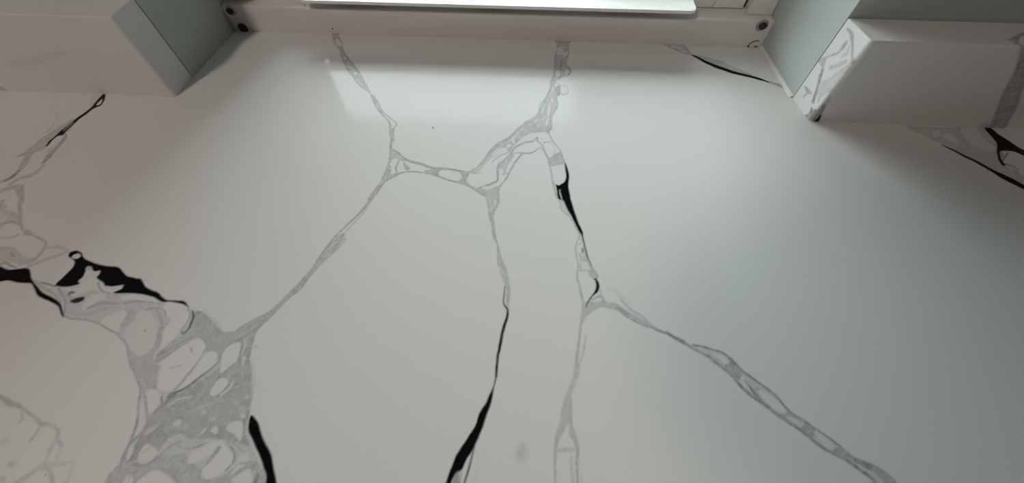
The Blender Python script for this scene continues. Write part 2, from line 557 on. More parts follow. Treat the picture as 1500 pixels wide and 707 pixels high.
    c.line([(480, 375, 12), (560, 350, 18), (660, 350, 14), (760, 338, 10), (880, 352, 6)], g=.45, soft=1.4)
    c.line([(380, 400, 10), (470, 410, 22), (560, 385, 22), (660, 365, 10)], g=.36, soft=1.6)
    c.line([(530, 235, 8), (545, 270, 10), (575, 290, 6), (600, 296, 5)], g=.55)
    c.line([(320, 265, 14), (350, 310, 12), (360, 360, 10), (350, 415, 8)], g=.5, soft=1.2)
    c.line([(225, 235, 8), (270, 245, 8), (300, 258, 6)], g=.7)
    c.line([(195, 225, 14), (240, 262, 16), (300, 300, 16), (335, 345, 12)], g=.35, soft=1.4)
    c.line([(1048, 392, 6), (1052, 425, 8), (1030, 480, 9), (1000, 512, 12), (985, 500, 6)], g=.9)
    c.line([(1050, 395, 4), (1048, 430, 6), (1028, 480, 5)], k=.75)
    c.line([(1022, 380, 5), (1035, 410, 5), (1020, 450, 4), (985, 490, 4)], g=.6)
    c.line([(1075, 510, 6), (1020, 545, 12), (960, 580, 14), (890, 615, 16), (850, 640, 10)], g=.55, soft=1.2)
    c.line([(870, 600), (845, 625), (840, 650)], 8, g=.1, mode='over')
    c.line([(1122, 600, 10), (1105, 630, 6)], g=.4)
    c.line([(1325, 530), (1335, 570), (1320, 620)], 6, g=.1, mode='over')
    c.line([(1040, 590), (1045, 610)], 8, g=.4)
    c.dot(795, 495, 9, g=.35)
    Z7()
    c.line([(700, 0, 10), (735, 110, 11), (766, 195, 10), (756, 290, 10), (744, 390, 11), (704, 500, 10), (660, 590, 12), (636, 700, 10), (628, 760, 10)], g=.52)
    c.line([(760, 110, 6), (785, 200, 8), (800, 310, 10), (800, 390, 10), (725, 490, 8)], g=.5)
    c.line([(1186, 55, 6), (1110, 118, 9), (1030, 178, 11), (960, 212, 12), (915, 252, 16), (880, 300, 8)], g=.75)
    c.line([(985, 203, 4), (935, 215, 10), (905, 245, 6)], k=.45)
    c.line([(935, 250, 4), (960, 215, 4)], k=.4)
    c.line([(1115, 0, 6), (1060, 70, 10), (1000, 140, 12), (950, 195, 10)], g=.38, soft=1.2)
    c.line([(930, 82, 4), (985, 68, 5)], g=.35)
    c.line([(1045, 240, 8), (970, 255, 10), (910, 290, 8)], g=.22, mode='over', soft=1.2)
    c.line([(880, 240, 10), (875, 290, 12), (850, 325, 10)], g=.6)
    c.line([(1195, 515, 18), (1160, 560, 16), (1120, 610, 10)], g=.45, soft=1.5)
    c.line([(1250, 480, 6), (1278, 540, 8), (1270, 590, 8), (1230, 640, 6)], g=.68)
    c.line([(1225, 440, 8), (1290, 500, 9), (1330, 540, 6)], g=.55)
    c.line([(820, 520), (795, 528), (770, 560)], 5, g=.3)
    c.line([(700, 510, 8), (740, 460, 10), (800, 420, 8)], g=.55)
    c.line([(1360, 590, 6), (1395, 640, 8), (1405, 680, 10), (1385, 720, 10)], g=.75)
    c.line([(1395, 660, 4), (1390, 715, 6)], k=.5)
    c.line([(1348, 430, 5), (1385, 520, 9), (1425, 620, 6)], g=.0, mode='over')
    c.line([(1330, 420, 8), (1345, 500, 10), (1385, 570, 8), (1430, 680, 8)], g=.42)
    for P, g in (([(880, 440), (960, 428), (1040, 440), (1100, 402)], .66), ([(900, 335), (1000, 285), (1100, 272), (1180, 290)], .62), ([(1120, 262), (1240, 232), (1335, 175)], .64),
                 ([(1000, 340), (1080, 352), (1150, 328)], .64), ([(760, 560), (720, 620), (700, 690)], .6), ([(880, 580), (980, 555), (1020, 545)], .6), ([(1240, 70), (1290, 120), (1340, 90)], .62),
                 ([(930, 500), (1010, 520), (1090, 500), (1180, 462)], .55), ([(790, 360), (850, 340), (900, 380)], .6), ([(980, 640), (1060, 660), (1130, 700)], .55)):
        c.line([(x, y, 3 if i in (0, len(P) - 1) else 7) for i, (x, y) in enumerate(P)], g=g, soft=1.4)
    for P, g in (([(1050, 300), (1110, 290), (1170, 262)], .32), ([(900, 410), (960, 405), (1020, 415)], .34), ([(1260, 250), (1310, 290), (1335, 330)], .34), ([(680, 620), (740, 590), (800, 600)], .3)):
        c.line([(x, y, 3 if i in (0, len(P) - 1) else 9) for i, (x, y) in enumerate(P)], g=g, soft=1.6, mode='over')
    # soft bleed to the right of the body
    c.line([(1372, 60, 12), (1382, 150, 14), (1378, 220, 10)], g=.22, soft=3)
    Z6()
    c.line([(1110, 400, 10), (1160, 440, 16), (1210, 490, 10)], g=.25, soft=3)
    c.dot(1392, 585, 14, 8, g=.22, soft=2, mode='max')
    # black
    c.poly([(-30, 140), (10, 152), (60, 165), (140, 160), (165, 180), (182, 228), (240, 288), (310, 330), (340, 370), (350, 425), (337, 418), (322, 376),
            (290, 350), (240, 328), (208, 302), (186, 268), (165, 240), (100, 236), (40, 225), (-30, 230)], k=1)
    c.poly([(300, 250), (340, 210), (400, 150), (398, 115), (376, 88), (385, 68), (420, 60), (446, 75), (452, 97), (500, 120), (560, 140), (640, 150),
            (665, 170), (692, 198), (740, 212), (770, 215), (800, 255), (860, 290), (900, 325), (960, 332), (1000, 337), (1028, 372), (990, 352), (920, 338),
            (880, 340), (820, 310), (740, 296), (620, 295), (662, 270), (655, 256), (580, 255), (560, 235), (525, 210), (545, 185), (512, 168),
            (485, 150), (468, 178), (440, 225), (420, 248), (340, 258)], k=1)
    c.poly([(392, 98), (405, 82), (430, 78), (436, 94), (412, 108)], g=0, k=0, soft=.8)
    c.dot(488, 160, 17, 14, g=.3, k=0, soft=.8)
    c.line([(440, 225, 14), (490, 195, 16), (540, 178, 10)], g=.1, k=0, mode='over')
    c.line([(575, 262, 8), (620, 265, 14), (665, 256, 5)], g=.1, k=0, mode='over')
    c.poly([(385, 335), (420, 318), (455, 313), (455, 332), (425, 345), (400, 345)], k=.95, soft=1)
    c.line([(378, 300, 5), (392, 287, 9), (412, 290, 5)], k=.8)
    c.line([(385, 300), (390, 325)], 5, g=.7)
    Z7()
    c.poly([(1368, 338), (1400, 370), (1432, 460), (1476, 550), (1490, 620), (1512, 760), (1436, 760), (1447, 680), (1438, 635), (1410, 560), (1372, 475),
            (1350, 410)], k=1)


def draw_lower_left(c):
    c.zoom(0, 517, 3.72)
    c.line([(-60, 190, 12), (0, 235, 24), (60, 268, 26), (120, 290, 14), (180, 345, 16), (222, 380, 18), (270, 385, 8), (310, 420, 9), (312, 460, 12), (338, 500, 14)], g=.42, soft=2.2)
    c.line([(120, 290, 12), (125, 350, 14), (110, 370, 8)], g=.28, soft=2.5)
    c.line([(222, 380, 10), (205, 425, 8), (170, 470, 12)], g=.35, soft=2)
    c.line([(310, 470, 10), (280, 520, 14), (250, 580, 10), (200, 635, 18), (150, 670, 22), (90, 707, 20)], g=.25, soft=2.5)
    c.line([(230, 620, 40), (320, 612, 16), (390, 598, 5)], g=.22, soft=2.5)
    c.line([(235, 610, 20), (270, 650, 18), (285, 707, 20)], g=.32, soft=2.2)
    c.dot(62, 610, 24, 16, g=.3, soft=4, mode='max')
    c.dot(20, 485, 30, 12, g=.2, soft=4, rot=-25, mode='max')
    c.line([(330, 520, 10), (300, 590, 8)], g=.14, soft=3)
    c.line([(400, 600, 8), (380, 660, 12), (360, 707, 14)], g=.16, soft=3)
    c.dot(5, 690, 22, 14, g=.3, soft=3, mode='max')
    c.dot(245, 668, 5, g=.6, mode='max')


def draw_upper_left(c):
    c.zoom(0, 280, 3.93)
    c.poly([(0, 318), (60, 318), (100, 340), (130, 372), (185, 392), (130, 414), (70, 412), (40, 385), (0, 345), (-30, 330)], g=.34, soft=2.5)
    c.poly([(-40, 85), (20, 105), (70, 130), (110, 150), (112, 165), (50, 180), (0, 220), (-40, 230)], g=.24, soft=2.5)
    c.dot(85, 148, 24, 12, g=.03, soft=1.5); c.dot(20, 160, 22, 10, g=.05, rot=-30, soft=1.5)
    c.line([(128, -30, 22), (125, 20, 16), (112, 90, 14), (114, 150, 22), (128, 215, 12), (150, 235, 26), (185, 248, 10), (225, 268, 8), (262, 288, 9), (258, 318, 9), (222, 370, 12), (185, 400, 16), (120, 415, 18)], g=.38, soft=1.8)
    c.line([(0, 108, 20), (55, 128, 22), (105, 150, 24)], g=.34, soft=2)
    c.line([(-20, 205, 14), (20, 185, 12), (70, 172, 14), (118, 190, 10)], g=.38, soft=1.8)
    c.line([(-20, 268, 10), (40, 265, 8), (90, 255, 6), (125, 228, 8)], g=.28, soft=1.5)
    c.line([(270, 325, 10), (340, 320, 14), (390, 342, 14), (335, 368, 12), (265, 392, 12), (200, 420, 14), (160, 432, 12)], g=.27, soft=2.2)
    c.line([(58, 348, 9), (75, 370, 11), (85, 380, 5)], g=.8, soft=1.5)
    c.line([(0, 80), (10, 60), (0, 100)], 14, g=.4, soft=2)
    c.line([(10, 420, 8), (35, 408, 10), (60, 425, 10), (90, 440, 6)], g=.6)
    c.line([(20, 425), (45, 432)], 8, g=0, mode='over')
    c.line([(115, 235), (125, 240)], 12, g=0, mode='over')
    c.zoom(0, 120, 4.16)
    c.poly([(95, 458), (165, 412), (245, 352), (330, 292), (400, 250), (440, 225), (430, 252), (350, 330), (280, 398), (205, 432), (175, 490),
            (122, 552), (60, 598), (-20, 622), (-20, 606), (60, 580), (100, 545), (128, 492), (152, 448)], g=.40, soft=1.6)
    c.line([(440, 230, 10), (350, 290, 20), (290, 330, 12)], g=.2, soft=3)
    c.line([(30, 602, 10), (75, 578, 14), (112, 545, 9)], g=.85, soft=1.5)
    c.line([(378, 318, 9), (402, 322, 11), (382, 358, 12), (342, 402, 16), (300, 452, 18), (265, 488, 10)], g=.52, soft=1.4)
    c.line([(270, 500, 8), (235, 540, 14), (180, 572, 12), (120, 590, 14), (60, 625, 12)], g=.34, soft=1.8)
    c.line([(340, 385, 6), (300, 415, 10)], g=.3, soft=2)
    c.poly([(65, 640), (138, 622), (124, 680), (145, 707), (140, 740), (110, 700), (90, 660)], g=.38, soft=2)
    c.line([(-20, 672, 16), (50, 650, 22), (120, 632, 16)], g=.32, soft=2)
    c.line([(350, 190, 5), (345, 230, 5)], g=.2, soft=1.5)
    c.line([(330, 260, 5), (290, 300, 7), (270, 310, 4)], g=.22, soft=2)
    c.poly([(550, 155), (568, 78), (632, 76), (600, 110)], g=.2, soft=2)
    c.line([(415, 290, 18), (435, 270, 8)], g=.2, soft=3)
    c.poly([(274, 392), (300, 360), (336, 332), (372, 296), (440, 240), (500, 195), (555, 152), (598, 102), (622, 78), (632, 60), (644, 62), (642, 92), (636, 116),
            (610, 146), (572, 160), (515, 203), (460, 248), (412, 290), (385, 318), (350, 332), (312, 365), (288, 390)], k=1)
    c.poly([(585, 140), (612, 112), (624, 102), (620, 122), (606, 138)], k=0, g=0, soft=.7)
    c.line([(390, 295, 4), (420, 265, 6), (445, 245, 3)], k=.55, mode='over')


def draw_left_branch(c):
    c.zoom(340, 240, 2.718)
    c.line([(40, 672, 44), (80, 645, 36), (112, 622, 24), (145, 600, 18), (185, 568, 15), (230, 520, 17), (270, 485, 22), (310, 436, 16), (342, 396, 17), (392, 340, 26),
            (425, 303, 20), (445, 282, 10)], g=.48, soft=1.5)
    c.line([(310, 428, 5), (360, 352, 6), (400, 302, 6), (440, 264, 5), (492, 210, 5), (520, 180, 9), (560, 130, 11), (600, 72, 12), (622, 30, 14)], g=.55, soft=1.2)
    c.line([(440, 290, 6), (480, 240, 5), (520, 195, 5), (555, 145, 5)], g=.3, soft=1.2)
    c.line([(350, 400, 8), (440, 310, 12), (450, 296, 5)], g=.35, soft=2)
    c.line([(395, 325, 4), (415, 312, 4)], g=.2, mode='over')
    c.line([(20, 662, 4), (60, 645, 4)], g=.15, soft=1.5)


def draw_crown(c):
    c.zoom(400, 30, 5.892)           # stem up to the window, left
    c.poly([(506, 112), (552, 112), (590, 175), (604, 240), (652, 312), (722, 400), (772, 480), (830, 588), (872, 640), (910, 715), (866, 715),
            (838, 640), (798, 602), (740, 552), (690, 490), (640, 420), (600, 340), (578, 270), (543, 220), (518, 160)], g=.50, soft=1)
    c.poly([(538, 172), (553, 154), (580, 180), (592, 214), (572, 226), (545, 206)], g=.05, soft=.8)
    c.dot(618, 330, 15, g=.08, soft=.8); c.poly([(638, 345), (662, 355), (664, 375), (642, 370)], g=.1, soft=.8)
    c.dot(710, 455, 17, 14, g=.08, soft=.8); c.poly([(835, 610), (860, 620), (868, 645), (848, 636)], g=.05, soft=.7)
    c.line([(640, 395, 14), (700, 420, 18), (670, 460, 10)], g=.3, mode='over', soft=1.2)
    c.line([(720, 510, 16), (770, 560, 20)], g=.35, mode='over', soft=1.5)
    c.line([(598, 240, 6), (640, 320, 10), (700, 400, 12), (740, 450, 8)], g=.7, soft=.9)
    c.line([(585, 290, 6), (620, 380, 7), (700, 500, 7), (780, 590, 6)], g=.66, soft=.9)
    c.line([(600, 345, 6), (640, 350, 6), (680, 400, 6)], g=.6, soft=.8)
    c.line([(508, 118, 6), (552, 120, 8)], g=.75)
    c.zoom(500, 150, 5.048)
    c.line([(236, -20, 9), (255, 20, 10), (300, 82, 9), (352, 145, 9), (362, 250, 10), (364, 370, 10), (338, 482, 10), (300, 592, 14), (250, 650, 16), (205, 712, 18)], g=.52)
    c.line([(268, -20, 8), (300, 55, 9), (340, 95, 8), (402, 150, 8), (390, 190, 8), (380, 260, 9), (376, 345, 8)], g=.42)
    c.line([(250, 0, 22), (280, 50, 24), (305, 85, 10)], g=.46)
    c.line([(378, 200, 18), (374, 270, 20), (370, 340, 10)], g=.5)
    c.dot(392, 276, 8, g=.4, mode='max')
    c.poly([(268, 628), (335, 490), (364, 350), (400, 350), (452, 402), (475, 432), (440, 430), (395, 410), (362, 440), (352, 500), (368, 530), (400, 522), (445, 522), (352, 572), (300, 612)], g=.42, soft=1)
    c.line([(380, 345, 6), (420, 370, 12), (460, 410, 12), (520, 438, 16), (600, 455, 14), (680, 486, 14), (760, 490, 14), (850, 500, 12), (940, 515, 14), (1000, 490, 13),
            (1050, 432, 13), (1100, 362, 14), (1160, 308, 12), (1230, 270, 12), (1290, 215, 12)], g=.56)
    c.line([(270, 622, 12), (340, 572, 12), (400, 540, 10), (480, 512, 8), (600, 520, 8), (710, 546, 10), (800, 576, 10), (870, 590, 12), (930, 612, 10), (1000, 650, 10), (1070, 690, 14)], g=.5)
    c.line([(425, 425, 8), (408, 480, 12), (412, 530, 8)], g=.45); c.line([(360, 470), (355, 520)], 8, g=.5)
    c.poly([(460, 440), (490, 470), (505, 492), (470, 500), (462, 475)], g=.5, soft=1)
    c.line([(560, 462, 5), (610, 470, 6), (640, 490, 5)], g=.4)
    c.poly([(608, 508), (650, 498), (690, 488), (765, 490), (722, 515), (715, 542), (650, 526)], g=.5, soft=1.3)
    c.poly([(880, 515), (945, 515), (925, 560), (915, 602), (855, 592), (892, 555)], g=.5, soft=1.3)
    c.line([(810, 515), (860, 530), (880, 560)], 5, g=.2)
    c.line([(960, 520, 8), (1000, 522, 6), (1035, 520, 5)], g=.4)
    c.dot(675, 186, 6, g=.9, k=.3, mode='max')
    c.zoom(660, 150, 5.048)
    c.poly([(638, 82), (680, -10), (794, -10), (782, 40), (748, 100), (742, 170), (728, 232), (690, 212), (640, 222), (560, 242), (500, 292), (460, 332), (430, 362),
            (400, 332), (350, 352), (300, 402), (250, 462), (200, 512), (130, 522), (100, 520), (200, 470), (260, 402), (330, 330), (420, 270), (470, 220), (540, 150), (600, 110)], g=.40, soft=1.2)
    for P in ([(662, 92), (672, 40), (690, 10), (686, 60)], [(600, 140), (625, 125), (645, 128), (625, 142)], [(705, 140), (715, 90), (725, 60), (720, 120)],
              [(575, 240), (600, 228), (640, 250), (622, 278), (585, 262)], [(452, 262), (470, 262), (478, 300), (462, 300)], [(365, 358), (390, 342), (410, 352), (392, 368)],
              [(655, 222), (690, 225), (722, 245), (690, 245)], [(500, 300), (545, 262), (570, 265), (540, 285)], [(410, 320), (445, 305), (450, 325), (425, 335)],
              [(740, 30), (755, 60), (740, 80)]):
        c.poly(P, g=.05, soft=.9)
    c.poly([(668, 258), (700, 258), (738, 285), (700, 290), (672, 280)], g=.02, soft=.8)
    c.line([(700, 40, 8), (690, 110, 10), (650, 150, 8), (600, 190, 8)], g=.55)
    c.line([(640, 190), (560, 210), (500, 250)], 8, g=.55, soft=1.3)
    for P in ([(250, 445), (330, 360), (400, 305)], [(300, 425), (345, 385), (390, 345)], [(478, 245), (540, 192), (600, 160)], [(555, 222), (600, 200), (650, 178)], [(700, 25), (690, 80), (668, 130)],
              [(745, 25), (735, 70), (715, 125)], [(165, 508), (210, 480), (240, 450)], [(620, 205), (660, 190), (700, 195)], [(430, 295), (470, 262), (500, 225)]):
        c.line([(x, y, 3 if i in (0, len(P) - 1) else 8) for i, (x, y) in enumerate(P)], g=.14, soft=.9, mode='over')
    c.line([(130, 520, 5), (230, 455, 6), (310, 362, 6), (420, 282, 7), (500, 205, 6), (600, 115, 5)], g=.56, soft=.9)
    c.line([(300, 445, 4), (360, 395, 6), (420, 370, 8), (455, 340, 5)], g=.5, soft=1)
    c.line([(735, 60, 5), (738, 130, 7), (728, 200, 5)], g=.55, soft=.9)
    c.line([(640, 262, 8), (600, 290, 12), (545, 298, 12), (480, 332, 14), (440, 385, 16), (400, 430, 16), (355, 470, 18), (352, 530, 12), (345, 575, 12), (300, 600, 14), (205, 632, 12)], g=.48)
    c.line([(335, 395, 6), (300, 405, 6)], g=.25)
    c.poly([(345, 470), (400, 430), (440, 400), (420, 440), (400, 480), (410, 520), (392, 490), (365, 495)], g=.42, soft=1.2)
    c.line([(100, 575, 8), (140, 610, 6), (200, 640, 8), (255, 690, 10)], g=.42)
    c.line([(100, 520, 10), (115, 545, 12), (95, 590, 10)], g=.45)
    c.line([(520, 372, 14), (600, 370, 8), (660, 335, 8), (690, 355, 10), (722, 425, 11), (742, 520, 10), (758, 600, 9), (785, 710, 9)], g=.42)
    c.line([(460, 385, 16), (430, 440, 14), (400, 510, 12), (395, 540, 6)], g=.42)
    c.line([(525, 385, 12), (470, 450, 10), (432, 530, 10), (385, 590, 10), (340, 642, 14)], g=.46)
    c.line([(460, 375, 6), (520, 372, 8)], g=.4)
    c.line([(400, 520, 6), (430, 525, 8)], g=.5)
    c.line([(205, 632, 10), (260, 650, 14), (300, 645, 16), (350, 640, 18)], g=.44)
    c.line([(240, 620), (290, 625), (320, 622)], 8, g=.1, mode='over')
    c.line([(725, 225, 7), (760, 288, 7), (808, 350, 8), (832, 420, 8), (850, 470, 6)], g=.45)
    c.line([(640, 255, 6), (645, 290, 10), (680, 320, 8), (692, 345, 6)], g=.5)
    c.line([(690, 300, 6), (740, 288, 8), (760, 275, 4)], g=.42)
    c.line([(665, 300, 5), (720, 295, 5), (780, 330, 5)], g=.3)
    c.poly([(745, 402), (765, 385), (802, 365), (825, 398), (836, 455), (792, 462), (745, 475), (722, 450), (730, 410)], g=.44, soft=1.2)
    c.line([(770, 350), (760, 390)], 6, g=.3)
    c.line([(738, 480, 12), (748, 540, 10), (760, 620, 8)], g=.3, soft=1.5)
    c.poly([(842, 448), (862, 490), (875, 550), (870, 620), (882, 715), (800, 715), (790, 640), (776, 610), (800, 616), (835, 592), (850, 552)], k=1)
    c.zoom(700, 0, 3.72)             # broad stem up to the window
    c.poly([(430, 222), (490, 222), (498, 280), (490, 320), (482, 350), (508, 378), (502, 402), (452, 426), (440, 450), (452, 480), (436, 520), (437, 580), (405, 640), (392, 712),
            (205, 712), (270, 665), (330, 620), (360, 550), (385, 500), (395, 440), (415, 390), (414, 320), (430, 270)], g=.46, soft=1)
    c.dot(449, 278, 19, 24, g=.05, soft=.8, rot=15); c.dot(476, 298, 12, 20, g=.07, soft=.8, rot=40); c.dot(437, 398, 14, 18, g=.05, soft=.8)
    c.dot(485, 393, 13, 16, g=.12, soft=.9); c.dot(430, 452, 10, 22, g=.05, soft=.8, rot=20)
    c.dot(466, 490, 30, 30, g=.40, soft=.9); c.dot(468, 488, 25, 25, g=.04, soft=.8)
    c.poly([(425, 480), (450, 470), (445, 520), (425, 515)], g=.6, soft=1.2)
    for P in ([(352, 580), (360, 560), (358, 590), (342, 620)], [(395, 480), (410, 470), (405, 500)], [(380, 590), (395, 560), (385, 625), (375, 640)], [(300, 668), (325, 650), (320, 662)],
              [(385, 650), (380, 690), (372, 660)], [(400, 530), (412, 545), (402, 560)]):
        c.poly(P, g=.06, soft=.8)
    c.line([(432, 228), (490, 228)], 14, g=.62)
    c.line([(418, 390, 5), (395, 490, 6), (360, 560, 7), (330, 625, 6)], g=.6, soft=.8)
    c.line([(448, 330), (455, 350), (450, 380)], 12, g=.6, soft=1.3)
    c.line([(485, 360), (505, 385), (490, 412)], 6, g=.6)


def draw_middle(c):
    c.zoom(700, 270, 5.048)
    c.poly([(20, 40), (55, 38), (100, 28), (160, 5), (150, 40), (158, 122), (130, 182), (116, 222), (130, 300), (137, 380), (160, 480), (190, 560), (212, 640), (232, 720), (194, 720),
            (170, 640), (148, 600), (145, 520), (140, 440), (110, 380), (105, 300), (90, 230), (70, 150), (55, 75)], g=.40, soft=1)
    c.line([(0, 40, 9), (50, 65, 9), (72, 150, 7), (92, 235, 7), (108, 310, 7), (112, 375, 6), (142, 440, 6)], g=.5)
    c.line([(150, 40, 6), (154, 120, 8), (128, 185, 6), (118, 225, 5)], g=.5)
    c.dot(123, 132, 10, 20, g=.08, rot=15); c.dot(98, 180, 6, 14, g=.15)
    c.line([(30, 25), (90, 20), (130, 8)], 7, g=.08, mode='over')
    c.line([(75, 70), (85, 130), (105, 160)], 6, g=.25, mode='over')
    c.line([(145, 440, 5), (150, 520, 6), (155, 590, 6), (172, 640, 6), (200, 720, 6)], g=.5)
    c.dot(165, 610, 7, 12, g=.2)
    c.dot(85, 298, 5, g=.25, mode='max')
    # right leg with the black blade
    c.line([(558, -20, 7), (570, 30, 7), (600, 120, 7), (628, 195, 7), (690, 262, 6), (735, 345, 6), (752, 372, 6)], g=.42)
    c.poly([(570, 0), (590, 30), (640, 140), (700, 262), (748, 350), (735, 345), (690, 262), (630, 190), (600, 110)], g=.26, soft=1)
    c.line([(750, 365, 7), (724, 448, 8), (730, 540, 8), (740, 600, 8), (734, 660, 8), (735, 720, 8)], g=.40)
    c.poly([(738, 500), (765, 525), (795, 495), (832, 592), (885, 655), (885, 705), (855, 685), (820, 640), (780, 642), (750, 620), (752, 560)], g=.30, soft=1.2)
    c.line([(745, 390, 8), (770, 420, 8), (735, 445, 6)], g=.25)
    c.poly([(732, 450), (760, 445), (775, 470), (755, 485), (735, 478)], g=.0, soft=1)
    c.poly([(760, 570), (800, 575), (828, 620), (815, 640), (770, 625)], g=.04, soft=1.2)
    c.line([(745, 640, 8), (790, 630, 10), (840, 650, 12), (870, 690, 12)], g=.36)
    c.dot(772, 482, 10, 20, g=.75, soft=1.5, mode='max')
    c.line([(780, 440), (765, 500), (745, 520)], 8, g=.35, soft=1.5)
    c.poly([(578, 4), (600, 14), (622, -5), (666, -5), (670, 60), (690, 130), (710, 200), (746, 290), (770, 345), (772, 378), (745, 345), (700, 260), (660, 190), (640, 140), (620, 104), (600, 82)], k=1)
    c.line([(608, 40, 4), (612, 80, 7), (620, 112, 5)], k=.15, g=0, mode='over', soft=.8)
    c.line([(765, 372, 9), (784, 440, 8), (800, 510, 8), (818, 560, 6), (838, 598, 4)], k=.95)
    c.line([(838, 598, 5), (868, 645, 5), (882, 690, 5)], g=.45)
    c.zoom(700, 400, 4.713)
    c.line([(165, -10, 32), (195, 55, 30), (208, 110, 24), (208, 180, 22), (200, 240, 12)], g=.36, soft=1.4)
    c.line([(210, 60), (218, 110), (214, 200)], 7, g=.4)
    c.line([(186, 88, 3), (180, 150, 6), (178, 205, 7), (192, 238, 10), (203, 260, 12), (190, 330, 16), (166, 440, 16), (145, 540, 15), (122, 715, 11)], k=1, soft=.9)
    c.line([(215, 250), (200, 330)], 6, g=.15, soft=2)
    c.line([(808, 38, 6), (824, 62, 15), (832, 95, 19), (820, 122, 17), (795, 146, 8), (765, 185, 7), (744, 236, 4)], k=1, soft=.8)
    c.line([(800, 44, 5), (818, 40, 5)], k=.8, soft=.8)
    c.line([(780, -10, 30), (800, 15, 40), (815, 36, 20)], g=.36, soft=1.2)
    c.line([(686, -10, 9), (692, 40, 9), (702, 90, 12), (722, 180, 14), (722, 260, 18), (716, 330, 16)], g=.36, soft=1.3)
    c.poly([(720, 290), (735, 200), (775, 180), (850, 140), (890, 195), (960, 205), (1030, 250), (1110, 300), (1180, 345), (1210, 380), (1160, 372), (1080, 330), (1010, 285), (940, 250), (870, 240), (800, 262), (750, 295), (722, 345)], g=.42, soft=2)
    c.poly([(785, 192), (820, 170), (858, 165), (860, 185), (825, 198)], g=.05, soft=1.5)
    c.line([(850, 120, 8), (850, 160, 12), (885, 195, 14)], g=.35, soft=2)
    c.line([(905, 105, 8), (955, 120, 14), (985, 160, 22), (1030, 205, 22), (1050, 240, 10)], g=.16, soft=4)
    c.line([(990, 185, 10), (1060, 245, 12), (1130, 295, 14), (1200, 360, 10)], g=.4, soft=1.8)
    c.line([(960, 230, 24), (1010, 260, 30), (1060, 290, 14)], g=.58, soft=2.5)
    c.line([(940, 235, 8), (1030, 295, 9), (1130, 355, 9), (1200, 378, 10), (1250, 398, 14), (1340, 430, 12), (1425, 470, 12)], g=.58, soft=1.2)
    c.line([(1180, 345, 14), (1240, 390, 12)], g=.4, soft=1.5)
    c.line([(860, 10, 5), (880, 45, 8)], g=.12, soft=3)
    c.line([(716, 330, 10), (700, 440, 12), (686, 540, 18), (680, 620, 22), (674, 715, 32)], g=.40, soft=1.4)
    c.line([(742, 425, 5), (732, 510, 14), (712, 580, 12), (695, 640, 10)], g=.28, soft=1.8)
    c.line([(712, 330, 5), (697, 440, 6)], g=.5)
    c.zoom(620, 537, 4.159)
    c.poly([(922, -15), (946, -15), (946, 40), (922, 130), (906, 200), (906, 350), (936, 440), (952, 520), (944, 760), (930, 760), (930, 540), (915, 470), (890, 385), (883, 350),
            (860, 390), (826, 450), (816, 520), (806, 760), (797, 760), (795, 560), (797, 440), (830, 340), (855, 220), (885, 140), (908, 70)], g=.34, soft=1.4)
    c.line([(808, 505, 18), (860, 502, 24), (925, 508, 20)], g=.28, soft=2)
    c.line([(905, 540, 12), (908, 640, 16), (912, 760, 18)], g=.26, soft=2)
    c.line([(888, 360, 6), (895, 420, 8), (930, 470, 14), (938, 560, 10), (938, 760, 10)], g=.42)
    c.line([(925, 130, 8), (945, 110, 6)], g=.2, soft=2)
    c.line([(960, 660), (970, 707)], 12, g=.18, soft=3)
    c.dot(598, 525, 30, 56, g=.30, soft=7, rot=8, mode='max'); c.dot(588, 535, 22, 36, g=.36, soft=5, mode='max')
    c.poly([(441, -5), (453, -5), (446, 60), (434, 128), (412, 220), (372, 330), (346, 420), (302, 510), (266, 560), (236, 622), (196, 652), (160, 720), (130, 760), (110, 760), (134, 707), (175, 600), (215, 508),
            (270, 428), (310, 360), (335, 288), (375, 228), (398, 172), (430, 108)], k=1)
    c.line([(315, 480, 5), (282, 590, 8), (246, 712, 9), (230, 760, 9)], k=.95, soft=.9)
    c.poly([(172, 720), (195, 650), (214, 640), (212, 720)], k=.5, soft=1.5)
    c.line([(232, 640, 6), (215, 720, 10)], g=.5, soft=1.5)
    c.line([(320, 500, 6), (330, 600, 10), (300, 720, 14)], g=.08, soft=4)


